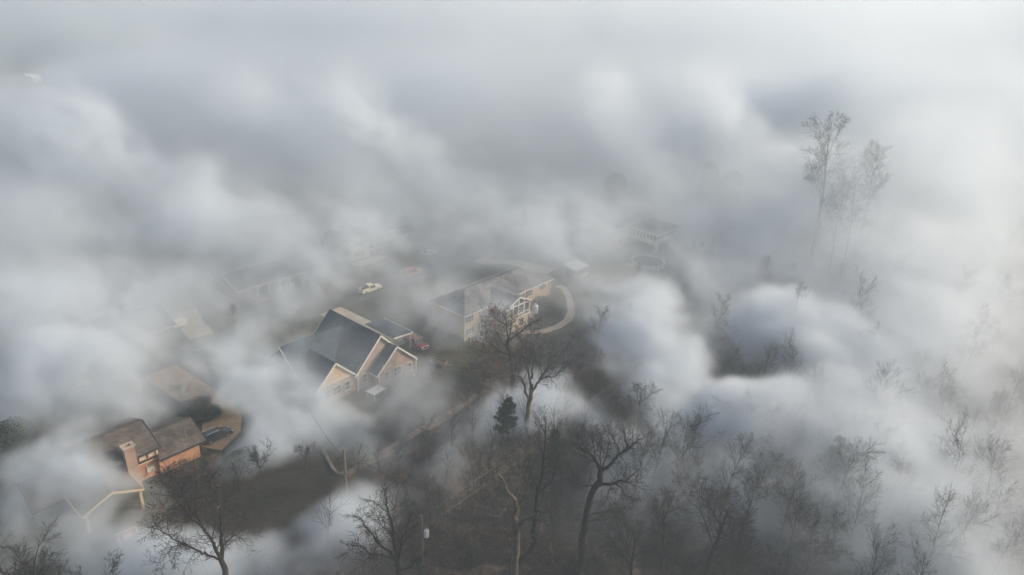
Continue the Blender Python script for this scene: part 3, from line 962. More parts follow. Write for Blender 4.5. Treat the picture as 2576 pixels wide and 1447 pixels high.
m = MB(); m.prism([(-2.7, -1.8, 4.4), (-2.7, 1.8, 4.4), (-2.7, 0, 5.4)], (5.4, 0, 0)); m.build('roof', SHINGLE_DARK, r)
# yellow timber frame, lower left
p = W(20.8, -79.8)
r = empty('swing_frame', (p.x, p.y, terrain(p.x, p.y)), AZ - .1, 'yellow wooden swing frame standing in smoke below the carport', 'swing frame')
m = MB()
for x in (-1.6, 1.6):
    for y in (-.9, .9):
        m.tube([(x, y, 0), (x * .96, 0, 2.2)], .1, 6)
    m.tube([(x * .98, -.45, 1.1), (x * .98, .45, 1.1)], .08, 6)
m.build('side_frame', WOOD_YELLOW, r)
m = MB(); m.tube([(-2.0, 0, 2.22), (2.0, 0, 2.22)], .11, 6); m.build('top_beam', WOOD_YELLOW, r)
m = MB(); m.box((0, 0, .6), (1.5, .5, .08)); m.box((0, .28, .9), (1.5, .06, .5)); m.build('seat', WOOD_YELLOW, r)
m = MB()
for x in (-.7, .7): m.tube([(x, 0, .62), (x, 0, 2.2)], .025, 5)
m.build('chain', METAL_GREY, r)
r.scale = (.68, .8, .68)
# lean-to shelter right of the cream house
p = W(133.8, -91.3)
zt = terrain(p.x, p.y)
r = empty('garden_shelter', (p.x, p.y, zt), AZ, 'open garden shelter with striped white metal roof right of the cream house', 'shelter')
m = MB()
for i in range(14):
    m.prism([(-2.9 + i * .42, -2.0, 2.35), (-2.9 + i * .42 + .3, -2.0, 2.35), (-2.9 + i * .42 + .3, 2.0, 2.9), (-2.9 + i * .42, 2.0, 2.9)], (0, 0, .1))
m.build('roof_sheet', METAL_WHITE, r)
m = MB(); m.prism([(-2.95, -2.05, 2.26), (3., -2.05, 2.26), (3., 2.05, 2.81), (-2.95, 2.05, 2.81)], (0, 0, .07)); m.build('roof_deck', SHINGLE_DARK, r)
for x in (-2.7, 2.7):
    for y in (-1.8, 1.8):
        m = MB(); m.box((x, y, 1.15 if y < 0 else 1.4), (.14, .14, 2.3 if y < 0 else 2.8)); m.build('post', TRIM_WHITE, r)
m = MB(); m.box((1., -1.95, .45), (3.4, .12, .9)); m.build('low_wall', TRIM_CREAM, r)
p2 = W(134.2, -91.3)
r2 = empty('riding_mower', (p2.x, p2.y, zt), AZ, 'dark mower with pale seat parked under the striped shelter roof', 'mower')
m = MB(); m.box((.3, 0, .6), (1.7, .9, .45)); m.box((.8, 0, .9), (.7, .7, .3)); m.build('body', TRIM_DARK, r2, bevel=.06)
m = MB(); m.box((-.4, 0, .95), (.5, .55, .14)); m.box((-.68, 0, 1.2), (.12, .55, .5)); m.build('seat', METAL_WHITE, r2, bevel=.04)
for x in (-.45, .85):
    for y in (-.5, .5): wheel(r2, x, y, .28, .2)
# round pool with deck
p = W(158.0, -84.5)
r = empty('round_pool', (p.x, p.y, 0), AZ, 'round above-ground pool with white ribbed wall below the yellow house', 'pool')
m = MB(); m.lathe([(4.5, 0), (4.5, 1.25), (4.62, 1.25), (4.62, 1.33), (4.3, 1.33), (4.3, 1.15), (4.28, .2)], (0, 0, 0), 36); m.build('pool_wall', METAL_WHITE, r)
m = MB(); m.lathe([(4.27, 1.12), (.1, 1.12)], (0, 0, 0), 36); m.build('pool_cover', WATER_POOL, r)
m = MB()
for i in range(18):
    a = i * math.pi / 9
    m.box((4.56 * math.cos(a), 4.56 * math.sin(a), .62), (.12, .2, 1.24), a)
m.build('pool_rib', METAL_GREY, r)
p = W(151.2, -86.2)
r = empty('pool_deck', (p.x, p.y, 0), AZ, 'small white railed deck at the left side of the round pool', 'deck')
m = MB(); m.box((0, 0, 1.2), (3.6, 3.2, .12)); m.build('deck_floor', WOOD_GREY, r)
m = MB()
for x in (-1.7, 0, 1.7): m.box((x, -1.55, 1.1), (.1, .1, 2.2))
m.box((0, -1.55, 2.15), (3.5, .1, .1)); m.box((0, -1.55, 1.55), (3.5, .08, .35)); m.build('railing', TRIM_WHITE, r)
# white rail fence left of the yellow house
r = empty('rail_fence', W(152.5, -97, terrain(*W(152.5, -97)[:2])), AZ, 'white three-rail fence running down from the yellow house', 'fence')
m = MB()
for x in range(6): m.box((-5 + x * 2., 0, .6), (.12, .12, 1.2))
m.build('post', TRIM_WHITE, r)
m = MB()
for z in (.35, .7, 1.05): m.box((0, -.08, z), (10.2, .04, .14))
m.build('rail', TRIM_WHITE, r)
# retaining wall along the wood edge
m = MB()
for i in range(13):
    a, b = 47.2 + i * 2.3, 47.2 + (i + 1) * 2.3 - .03
    m.prism([W(a, edge_v(a) + .1, -2.2), W(b, edge_v(b) + .1, -2.2), W(b, edge_v(b) + .62, -2.2), W(a, edge_v(a) + .62, -2.2)], (0, 0, 2.42 + .02 * math.sin(i * 2.1)))
tag(m.build('retaining_wall', WALL_WOOD), 'long low timber retaining wall between the lawn and the bare wood', 'wall')
m = MB()
pts = [(788, 1088), (806, 1120), (822, 1152), (838, 1182), (852, 1196), (866, 1193)]
for a, b in zip(pts, pts[1:]):
    A, B = gpt(*a), gpt(*b)
    A.z = B.z = 0
    t = (B - A).normalized(); n = Vector((-t.y, t.x, 0)) * .22
    m.prism([A - n, B - n, B + n, A + n], (0, 0, .35))
tag(m.build('lawn_kerb', WALL_WOOD), 'curved pale stone kerb round the dark lawn beside the utility pole', 'kerb')

# ------------------------------------------------------------------ utility poles and wires
def pole_top(base, pt):
    """height of a vertical at base whose top shows at view row pt"""
    lo, hi = 0., 40.
    for _ in range(40):
        mid = (lo + hi) / 2
        q = Vector((base.x, base.y, base.z + mid)) - Vector((0, 0, H))
        y = CY - FPX * q.dot(UP) / q.dot(FW)
        if y > pt: lo = mid
        else: hi = mid
    return lo

def sag(a, b, s, n=24):
    return [a.lerp(b, i / n) - Vector((0, 0, s * 4 * (i / n) * (1 - i / n))) for i in range(n + 1)]

b1 = gpt(872, 1240)
h1 = pole_top(b1, 1131)
po1 = empty('utility_pole', b1, 0, 'bare wooden utility pole with coiled cable, by the kerb of the dark lawn', 'utility pole')
m = MB(); m.tube([(0, 0, -.5), (0, 0, h1)], [.2, .15], 10); m.build('pole', WOOD_POLE, po1)
m = MB()
for k in range(3):
    m.tube([(-.55 + .33 * math.cos(a), -.25 + .08 * k, h1 - 1.7 + .4 * math.sin(a)) for a in [i * math.pi / 6 for i in range(13)]], .035, 5)
m.build('cable_coil', TRIM_DARK, po1)
m = MB(); m.tube([(.1, 0, h1 - 2.2), (2.4, 2., h1 * .5), (5., 4.2, .2)], .05, 5); m.build('guy_wire', TRIM_DARK, po1)
b2 = gpt(1066, 1480)
h2 = pole_top(b2, 1299)
po2 = empty('utility_pole', b2, 0, 'utility pole with a white transformer can, rising in the bare wood at the bottom', 'utility pole')
m = MB(); m.tube([(0, 0, -.5), (-.15, 0, h2)], [.2, .14], 10); m.build('pole', WOOD_POLE, po2)
m = MB(); m.lathe([(.26, 0), (.32, .05), (.32, .95), (.26, 1.05), (.1, 1.1)], (.42, -.1, h2 - 3.0), 14); tf = m.build('transformer', METAL_WHITE, po2)
m = MB()
for x in (.32, .55): m.tube([(x, -.1, h2 - 1.95), (x + .05, -.1, h2 - 1.5)], [.07, .04], 8)
m.build('insulator', CONCRETE, tf)
b3 = gpt(2047, 640)
h3 = pole_top(b3, 556)
po3 = empty('utility_pole', b3, 0, 'thin dark utility pole among the tall misty trees at the right', 'utility pole')
m = MB(); m.tube([(0, 0, -.5), (0, 0, h3)], [.24, .18], 8); m.build('pole', WOOD_POLE, po3)
m = MB(); m.box((0, 0, h3 - .6), (2., .14, .14), .5); m.build('crossarm', WOOD_POLE, po3)
WIRE = plain('wire_metal', (.22, .20, .17), .5, .1)
T1, T2, T3, T4 = b1 + Vector((0, 0, h1)), b2 + Vector((-.1, 0, h2)), b3 + Vector((0, 0, h3)), W(53.2, -90.7, 3.0)
def wire(pts, r_, label, m_=WIRE):
    mb = MB(); mb.tube(pts, r_, 4)
    tag(mb.build('power_line', m_), label, 'power line')
wire(sag(T2 - Vector((0, 0, .1)), T3 - Vector((0, 0, .5)), 2.2, 40), .013, 'upper pale power line crossing the wood to the far pole')
wire(sag(T2 + Vector((.4, 0, -1.5)), T3 - Vector((0, 0, 1.8)), 2.6, 40), .013, 'lower pale power line leaving the transformer across the wood')
wire(sag(T1 - Vector((.3, 0, 1.3)), T4, .8), .025, 'dark service wire from the coiled pole up to the slate-roofed house', TRIM_DARK)
q = at(690, 1500, 6.)
wire(sag(T2 - Vector((0, 0, .2)), q, 1.), .018, 'thin power line running down left from the transformer pole out of view')

# ------------------------------------------------------------------ trees
def tubes(polys, name, m, parent, smooth=True):
    """polys: list of (points, radii, sides) -> one mesh"""
    groups = {}
    for (p, r, n) in polys:
        groups.setdefault((len(p), n), []).append((p, r))
    V, F, off = [], [], 0
    for (k, n), lst in groups.items():
        P = np.array([a for a, _ in lst], dtype=np.float64)
        R = np.array([b for _, b in lst], dtype=np.float64)
        T = np.empty_like(P)
        T[:, 1:-1] = P[:, 2:] - P[:, :-2]
        T[:, 0] = P[:, 1] - P[:, 0]
        T[:, -1] = P[:, -1] - P[:, -2]
        T /= np.linalg.norm(T, axis=2, keepdims=True) + 1e-9
        mt = T.mean(axis=1)
        ref = np.where(np.abs(mt[:, 2:3]) < .8, np.array([[0, 0, 1.]]), np.array([[1., 0, 0]]))[:, None, :]
        A = np.cross(T, np.broadcast_to(ref, T.shape))
        A /= np.linalg.norm(A, axis=2, keepdims=True) + 1e-9
        B = np.cross(T, A)
        w = np.arange(n) * 2 * math.pi / n
        ring = P[:, :, None, :] + (A[:, :, None, :] * np.cos(w)[None, None, :, None] + B[:, :, None, :] * np.sin(w)[None, None, :, None]) * R[:, :, None, None]
        nb = len(lst)
        V.append(ring.reshape(-1, 3))
        idx = np.arange(nb * k * n).reshape(nb, k, n) + off
        nxt = np.roll(idx, -1, axis=2)
        F.append(np.stack([idx[:, :-1], nxt[:, :-1], nxt[:, 1:], idx[:, 1:]], axis=-1).reshape(-1, 4))
        off += nb * k * n
    V, F = np.concatenate(V), np.concatenate(F)
    me = bpy.data.meshes.new(name)
    me.vertices.add(len(V))
    me.vertices.foreach_set('co', V.astype(np.float32).ravel())
    me.loops.add(F.size)
    me.loops.foreach_set('vertex_index', F.astype(np.int32).ravel())
    me.polygons.add(len(F))
    me.polygons.foreach_set('loop_start', np.arange(0, F.size, 4, dtype=np.int32))
    me.polygons.foreach_set('use_smooth', np.full(len(F), smooth))
    me.update(calc_edges=True)
    me.materials.append(m)
    return link(bpy.data.objects.new(name, me), parent)

def cards(C, D, N, name, m, parent):
    """leaf-sized faces: centres C, half-length vectors D, half-width vectors N"""
    n = len(C)
    V = np.stack([C - D - N * .6, C - D * .1 + N * -1., C + D, C - D * .1 + N], axis=1).reshape(-1, 3)
    F = np.arange(4 * n)
    me = bpy.data.meshes.new(name)
    me.vertices.add(4 * n)
    me.vertices.foreach_set('co', V.astype(np.float32).ravel())
    me.loops.add(4 * n)
    me.loops.foreach_set('vertex_index', F.astype(np.int32))
    me.polygons.add(n)
    me.polygons.foreach_set('loop_start', np.arange(0, 4 * n, 4, dtype=np.int32))
    me.update(calc_edges=True)
    me.materials.append(m)
    return link(bpy.data.objects.new(name, me), parent)

def perp(rng, d):
    a = np.cross(d, rng.normal(size=3))
    return a / (np.linalg.norm(a) + 1e-9)

def grow(rng, p0, d0, L, r0, lev, cfg, out, mult=1.):
    k = cfg['seg'][min(lev, len(cfg['seg']) - 1)]
    wob = cfg['wob'][min(lev, len(cfg['wob']) - 1)]
    upt = cfg['up'][min(lev, len(cfg['up']) - 1)]
    pts, dirs, d = [np.array(p0, float)], [], np.array(d0, float)
    for i in range(k):
        d = d + rng.normal(size=3) * wob + np.array([0, 0, upt])
        d /= np.linalg.norm(d)
        pts.append(pts[-1] + d * L / k)
        dirs.append(d.copy())
    tip = max(cfg['tip'], r0 * cfg['taper'])
    rad = [r0 + (tip - r0) * (i / k) ** .8 for i in range(k + 1)]
    out.append((np.array(pts), rad, lev))
    spawn(rng, pts, dirs, rad, L, lev, cfg, out, mult)

def spawn(rng, pts, dirs, rad, L, lev, cfg, out, mult=1., t0=None):
    if lev >= cfg['levels']:
        return
    n = cfg['kids'][min(lev, len(cfg['kids']) - 1)] * mult
    n = int(n + rng.random())
    k = len(dirs)
    a = cfg['start'][min(lev, len(cfg['start']) - 1)] if t0 is None else t0
    for j in range(n):
        t = a + (1 - a) * (j + rng.random()) / n
        i = min(k - 1, int(t * k))
        f = t * k - i
        p = np.array(pts[i]) * (1 - f) + np.array(pts[i + 1]) * f
        d = dirs[i]
        ang = math.radians(cfg['ang'] + rng.normal() * 12)
        nd = d * math.cos(ang) + perp(rng, d) * math.sin(ang)
        cl = cfg['len'][min(lev, len(cfg['len']) - 1)] * (.7 + .6 * rng.random()) * (1.15 - .55 * t)
        cl = cl * L if cfg.get('rel', True) else cl
        rr = min((rad[i] * (1 - f) + rad[i + 1] * f) * .62, cl * .016 + .006)
        grow(rng, p, nd / np.linalg.norm(nd), cl, max(rr, cfg['tip']), lev + 1, cfg, out)

SIDES = [8, 6, 4, 3, 3, 3]

def tree_meshes(out, root, split, bark, twig):
    lo = [(p, r, SIDES[min(l, 5)]) for (p, r, l) in out if l <= split]
    hi = [(p, r, SIDES[min(l, 5)]) for (p, r, l) in out if l > split]
    tubes(lo, 'trunk', bark, root)
    if hi:
        tubes(hi, 'crown', twig, root)

CFG = {
    'oak': dict(seg=[6, 7, 6, 4, 3], wob=[.05, .14, .16, .15, .15], up=[0, .05, .04, .02, .02], kids=[7, 9, 7, 5], len=[.66, .52, .5, .52], start=[.4, .2, .1, .05], ang=44, taper=.3, tip=.010, levels=4),
    'upright': dict(seg=[9, 6, 4, 3], wob=[.04, .09, .11, .12], up=[.02, .09, .04, .02], kids=[19, 8, 6], len=[.34, .55, .55], start=[.3, .12, .05], ang=36, taper=.12, tip=.009, levels=3),
    'vase': dict(seg=[3, 8, 5, 4, 3], wob=[.05, .06, .09, .11, .12], up=[0, .08, .05, .03, .02], kids=[8, 9, 7, 5], len=[3.2, .42, .5, .52], start=[.5, .2, .1, .05], ang=30, taper=.25, tip=.009, levels=4),
    'tall': dict(seg=[10, 7, 5, 4, 3], wob=[.03, .07, .09, .1, .12], up=[.01, .07, .04, .02, .02], kids=[10, 8, 7, 5], len=[.40, .48, .5, .52], start=[.45, .15, .1, .05], ang=42, taper=.2, tip=.011, levels=4),
    'sapling': dict(seg=[7, 5, 3], wob=[.05, .09, .12], up=[.02, .09, .04], kids=[18, 7], len=[.40, .55], start=[.25, .08], ang=34, taper=.12, tip=.009, levels=2),
}

def make_tree(kind, seed, height, name, loc, bark=None, twig=None, trunk_frac=None):
    rng = np.random.default_rng(seed)
    cfg = CFG[kind]
    r = empty(name, loc, 0)
    out = []
    base = height * {'oak': .55, 'upright': 1., 'vase': .16, 'tall': .93, 'sapling': 1.}[kind]
    r0 = {'oak': .019, 'upright': .010, 'vase': .015, 'tall': .013, 'sapling': .009}[kind] * height
    grow(rng, (0, 0, -.3), (rng.normal() * .03, rng.normal() * .03, 1), base, r0, 0, cfg, out)
    # root flare
    out[0][1][0] *= 1.35
    tree_meshes(out, r, 1 if kind in ('oak', 'vase') else 0, bark or BARK, twig or TWIG)
    return r

def place_tree(proto, used, p, s, rot, label, group, cat='tree', name=None):
    o = proto if proto.name not in used else copy_tree(proto)
    used.add(proto.name)
    o.location = p
    o.rotation_euler = (0, 0, rot)
    o.scale = (s, s, s)
    tag(o, label, cat, group)
    return o

# --- the large trees one recognises: main limbs placed one by one
def hero(name, label, base_px, crop, limbs, bark, twig, seed, r_scale=1., kid_len=2.6, kids=9, leafy=None, group=None):
    rng = np.random.default_rng(seed)
    ox, oy, sc = crop
    b = gpt(*base_px)
    n = Vector((b.x, b.y, 0)).normalized()
    dist = b.dot(n)
    root = empty(name, b, 0, label, 'tree', group)
    def onplane(px, py, dep):
        d = ray(px, py)
        t = dist / d.dot(n) * (1 + dep)
        return Vector((0, 0, H)) + d * t - b
    cfg = dict(CFG['oak'])
    cfg.update(kids=[0, 0, 7, 5], len=[1, kid_len, .5, .5], levels=4, tip=.011, start=[.2, .12, .1, .05], ang=42)
    out = []
    for li, lb in enumerate(limbs):
        r0, r1, pts = lb[0], lb[1], lb[2]
        dep_end = lb[3] if len(lb) > 3 else (0 if li == 0 else rng.uniform(-.045, .045))
        P3 = []
        m = len(pts)
        for i, (x, y) in enumerate(pts):
            px, py = (ox + x * sc) * .6289, (oy + y * sc) * .6289
            P3.append(np.array(onplane(px, py, dep_end * (i / max(1, m - 1)))))
        if li == 0:
            P3 = [np.array([0, 0, -.5])] + P3
        # smooth by Catmull-Rom
        fine = []
        Q = [2 * P3[0] - P3[1]] + P3 + [2 * P3[-1] - P3[-2]]
        for i in range(1, len(Q) - 2):
            for s in range(3):
                t = s / 3
                a, b_, c, d = Q[i - 1], Q[i], Q[i + 1], Q[i + 2]
                fine.append(.5 * (2 * b_ + (c - a) * t + (2 * a - 5 * b_ + 4 * c - d) * t * t + (3 * b_ - a - 3 * c + d) * t ** 3))
        fine.append(P3[-1])
        fine = [f + rng.normal(size=3) * .05 * (i > 0) for i, f in enumerate(fine)]
        k = len(fine) - 1
        rad = [(r0 + (r1 - r0) * (i / k)) * r_scale for i in range(k + 1)]
        out.append((np.array(fine), rad, 0 if li == 0 else 1))
        dirs = [(fine[i + 1] - fine[i]) / (np.linalg.norm(fine[i + 1] - fine[i]) + 1e-9) for i in range(k)]
        Ltot = sum(np.linalg.norm(fine[i + 1] - fine[i]) for i in range(k))
        if li > 0:
            c2 = dict(cfg)
            c2['kids'] = [0, max(6, int(kids * Ltot / 4.6)), 6, 4]
            c2['len'] = [1, kid_len / Ltot, .52, .52]
            spawn(rng, fine, dirs, rad, Ltot, 1, c2, out, 1., .18)
    tree_meshes(out, root, 1, bark, twig)
    if leafy:
        ends = [o[0][-1] for o in out if o[2] >= 3]
        pick = rng.choice(len(ends), min(leafy, len(ends)), replace=False)
        C = np.array([ends[i] for i in pick])
        D = rng.normal(size=C.shape) * .10
        N = rng.normal(size=C.shape) * .07
        cards(C, D, N, 'dead_leaves', RUST_LEAF, root)
    return root

C1 = (580, 1800, .34626)
hero('bare_tree', 'large bare tree with fan of dark limbs in front of the orange brick house', (573, 1500), C1, [
    (.40, .26, [(935, 1447), (905, 1330), (885, 1250)]),
    (.24, .13, [(885, 1270), (890, 1120), (885, 1000), (880, 880)]), (.13, .03, [(880, 870), (870, 760), (850, 610), (800, 470), (745, 380), (720, 300)]),
    (.22, .12, [(885, 1260), (830, 1180), (775, 1040), (690, 925)], -.02), (.13, .03, [(690, 925), (590, 840), (510, 750), (430, 650), (330, 550), (260, 430), (170, 330)], -.04),
    (.12, .03, [(670, 895), (610, 790), (540, 710), (480, 600), (430, 500), (390, 410), (330, 310), (250, 210)], .0),
    (.09, .025, [(615, 800), (590, 700), (580, 600), (600, 450), (590, 330), (560, 230)], .04),
    (.15, .03, [(888, 1285), (800, 1240), (690, 1200), (600, 1160), (480, 1090), (360, 1040), (240, 960), (140, 920), (75, 870)], -.05),
    (.07, .02, [(480, 1090), (390, 1095), (300, 1140), (230, 1240), (130, 1330)], -.07),
    (.11, .025, [(882, 870), (920, 700), (965, 565), (1010, 480), (1040, 320), (1080, 220)], .05),
    (.09, .025, [(885, 950), (930, 880), (1010, 840), (1090, 790), (1150, 740), (1230, 640)], .06),
    (.09, .025, [(905, 1110), (960, 1040), (1060, 980), (1150, 920), (1290, 850)], .03),
    (.07, .02, [(785, 1030), (800, 900), (820, 780), (785, 620), (760, 500)], .04),
    (.07, .02, [(430, 660), (330, 680), (250, 690), (160, 640)], -.05), (.06, .02, [(600, 840), (450, 800), (330, 830), (220, 780)], -.03),
], BARK, BARK, 11, 1., 2.7, 9, 60)
C2 = (1380, 1850, .31172)
hero('bare_tree', 'bare dark tree with low forked trunk left of the transformer pole', (1001, 1485), C2, [
    (.36, .28, [(690, 1447), (680, 1350), (668, 1270)]),
    (.22, .03, [(668, 1275), (650, 1180), (620, 1000), (600, 800), (550, 600), (530, 450), (540, 300)], .03),
    (.17, .03, [(668, 1260), (560, 1140), (440, 1050), (380, 960), (310, 870), (220, 760), (170, 680)], -.04),
    (.14, .03, [(640, 1250), (540, 1220), (420, 1180), (300, 1160), (240, 1080), (140, 1070), (20, 1050)], -.05),
    (.17, .03, [(675, 1260), (690, 1210), (710, 1050), (760, 930), (800, 830), (850, 700)], .02),
    (.11, .025, [(695, 1190), (740, 1050), (800, 950), (860, 850), (960, 740)], .05),
    (.08, .02, [(700, 1180), (790, 1110), (900, 1090), (1000, 1060)], .03),
    (.16, .03, [(690, 1400), (740, 1370), (830, 1340), (900, 1260), (980, 1210), (1050, 1130), (1180, 1150)], .0),
    (.09, .02, [(710, 1000), (650, 900), (610, 820), (590, 720)], .04), (.09, .02, [(600, 970), (560, 880), (480, 820), (420, 700), (360, 560)], -.02),
    (.06, .02, [(830, 1340), (920, 1370), (980, 1350), (1080, 1320), (1200, 1300)], -.03), (.07, .02, [(420, 1180), (300, 1240), (180, 1250)], -.06),
    (.08, .02, [(600, 620), (660, 500), (700, 330)], .05), (.07, .02, [(550, 640), (430, 560), (350, 490)], .0),
], BARK, BARK, 12, 1., 2.5, 9, 0)
C3 = (1880, 1620, .4708)
hero('bare_tree', 'crooked bare tree with pale twisting limbs in the bottom middle of the wood', (1290, 1505), C3, [
    (.46, .36, [(375, 1447), (388, 1250), (396, 1100), (388, 1000), (372, 930)]),
    (.25, .04, [(372, 940), (395, 880), (380, 790), (320, 740), (300, 670), (250, 600), (210, 530)], -.02),
    (.13, .03, [(380, 795), (410, 720), (430, 630), (370, 560), (330, 450)], .03),
    (.19, .03, [(395, 960), (430, 830), (490, 730), (480, 620), (455, 520), (470, 420), (400, 310)], .04),
    (.26, .06, [(405, 1040), (460, 980), (540, 940), (590, 900), (660, 910), (660, 850), (650, 780)], -.02),
    (.14, .03, [(365, 910), (310, 885), (280, 890), (250, 940), (210, 950), (150, 920)], -.04),
    (.10, .03, [(545, 960), (610, 980), (600, 1060), (585, 1170)], -.05),
    (.09, .03, [(410, 1040), (480, 1080), (520, 1100), (600, 1140), (670, 1150), (700, 1220), (700, 1330), (730, 1370), (700, 1410)], -.06),
    (.08, .02, [(300, 660), (180, 600), (120, 520)], .0), (.08, .02, [(250, 610), (270, 480), (290, 350)], .03),
], BARK_PALE, TWIG, 13, 1., 2.2, 8, 0)
hero('bare_tree', 'bare tree with upright leader just behind the crooked pale-limbed tree', (1277, 1440), C3, [
    (.34, .28, [(545, 1200), (540, 1100), (560, 900), (580, 700)]),
    (.24, .05, [(580, 710), (610, 600), (625, 460), (640, 330), (640, 200), (645, 130)], .0),
    (.12, .03, [(620, 470), (690, 400), (760, 350)], .03), (.09, .03, [(640, 300), (700, 280), (760, 230)], .02),
    (.10, .03, [(630, 420), (570, 340), (520, 290)], -.03), (.12, .03, [(580, 700), (520, 600), (500, 480), (470, 380)], .03),
    (.12, .03, [(575, 760), (680, 660), (720, 560), (740, 450)], .0), (.08, .02, [(640, 240), (600, 180), (580, 120)], .02),
], BARK, TWIG, 14, 1., 2.2, 8, 0)
C4 = (2220, 1680, .42918)
hero('bare_tree', 'leaning bare tree with broad Y-shaped top in the lower middle of the wood', (1456, 1440), C4, [
    (.50, .36, [(245, 1280), (250, 1150), (282, 960), (310, 790), (360, 640), (418, 560), (425, 460)]),
    (.22, .05, [(422, 470), (390, 400), (340, 340), (270, 290), (200, 230), (150, 200)], .0),
    (.26, .05, [(425, 480), (450, 460), (520, 420), (570, 350), (620, 310), (680, 270), (740, 220), (810, 170)], .0),
    (.10, .03, [(590, 320), (595, 280), (550, 190), (520, 120)], .03), (.10, .03, [(680, 260), (650, 150), (640, 90)], .03),
    (.22, .05, [(385, 610), (480, 600), (560, 590), (600, 570), (660, 570), (700, 530), (780, 450)], -.02),
    (.08, .02, [(560, 600), (620, 630), (650, 700), (740, 740)], -.04), (.08, .02, [(660, 570), (720, 600), (800, 630)], .0),
    (.07, .02, [(520, 630), (490, 700), (510, 770)], -.05), (.10, .03, [(420, 460), (430, 300), (440, 150)], .02), (.09, .03, [(400, 410), (360, 260), (340, 130)], -.02),
    (.09, .02, [(380, 620), (250, 605), (150, 600)], -.03), (.07, .02, [(290, 920), (400, 860), (560, 830), (700, 800)], .03), (.07, .02, [(285, 960), (420, 930), (600, 950)], -.02),
    (.10, .03, [(440, 450), (490, 300), (500, 170)], .0), (.08, .02, [(280, 300), (260, 200), (250, 110)], .0),
], BARK, TWIG, 15, 1., 2.6, 11, 0)
C5 = (1840, 1180, .40096)
hero('bare_tree', 'tall front tree with pale forked limbs below the sunroom', (1322, 1118), C5, [
    (.46, .30, [(655, 1447), (668, 1250), (690, 1080), (706, 1000), (712, 900)]),
    (.24, .04, [(690, 1030), (650, 960), (630, 870), (600, 820), (550, 790), (490, 780), (430, 800), (340, 830), (260, 860)], -.05),
    (.22, .04, [(710, 910), (680, 760), (650, 660), (630, 560), (620, 450), (550, 350)], .0),
    (.20, .04, [(712, 840), (722, 720), (750, 640), (750, 540), (720, 430), (700, 310)], .03),
    (.09, .03, [(750, 560), (790, 430), (812, 370)], .04),
    (.24, .04, [(712, 980), (740, 930), (780, 860), (840, 780), (870, 740), (960, 640), (1060, 530), (1130, 420)], .0),
    (.12, .03, [(790, 850), (860, 820), (940, 820), (1000, 740), (1060, 700)], -.03), (.10, .03, [(862, 760), (880, 660), (890, 580), (940, 500)], .03),
    (.11, .03, [(690, 730), (620, 700), (540, 620), (440, 540), (370, 490)], .03), (.11, .03, [(680, 745), (590, 690), (430, 660), (300, 600), (190, 610)], -.03),
    (.07, .02, [(880, 600), (830, 600), (780, 590)], .0), (.07, .02, [(920, 690), (1080, 690), (1200, 720)], -.02), (.09, .03, [(640, 840), (690, 700), (640, 560), (600, 420)], .02),
    (.08, .02, [(500, 780), (400, 770), (260, 760), (130, 750)], -.06),
], BARK_PALE, TWIG, 16, 1., 2.5, 9, 200)
hero('bare_tree', 'dark-trunked tree with spreading brown crown behind the pale forked one', (1284, 992), C5, [
    (.46, .34, [(515, 1000), (525, 800), (520, 660), (490, 560), (470, 500), (488, 440)]),
    (.20, .04, [(488, 445), (550, 410), (640, 340), (710, 290), (790, 240)], .0), (.16, .04, [(485, 445), (465, 340), (460, 250), (400, 160)], .0),
    (.12, .03, [(495, 425), (510, 300), (530, 170)], .03), (.18, .03, [(520, 660), (430, 660), (330, 680), (280, 720)], -.04),
    (.16, .03, [(500, 600), (430, 580), (380, 550), (300, 480), (200, 380)], .0), (.12, .03, [(520, 700), (560, 600), (640, 500)], .03),
    (.13, .03, [(470, 490), (420, 480), (380, 400), (330, 320), (240, 300)], .02), (.12, .03, [(515, 720), (400, 760), (250, 760), (120, 700)], .03), (.10, .03, [(460, 300), (360, 240), (310, 170)], .02),
    (.12, .03, [(515, 640), (380, 620), (230, 560), (110, 520)], .04),
], BARK, TWIG_RED, 17, 1., 3.0, 11, 900)

# --- prototypes and the many trees of the wood
def project(p):
    q = Vector(p) - Vector((0, 0, H))
    w_ = q.dot(FW)
    return CX + FPX * q.dot(RI) / w_, CY - FPX * q.dot(UP) / w_, w_

PROTO = {}
def protos(kind, n, h, seed0, name='bare_tree', **kw):
    PROTO[kind] = [make_tree(kind, seed0 + i, h, name, (0, 0, 0), **kw) for i in range(n)]
protos('oak', 4, 17, 100)
protos('upright', 4, 15, 200)
protos('vase', 3, 13, 300)
protos('tall', 4, 25, 400)
protos('sapling', 4, 8, 500, name='sapling')
USED = set()
rnd = random.Random(5)

def by_px(kind, i, base, top, label, group=None, name=None):
    b = gpt(*base)
    h = pole_top(b, top)
    nominal = {'oak': 15.5, 'upright': 15.5, 'vase': 11.5, 'tall': 25, 'sapling': 8}[kind]
    o = place_tree(PROTO[kind][i % len(PROTO[kind])], USED, b, h / nominal, rnd.uniform(0, 6.28), label, group)
    return o

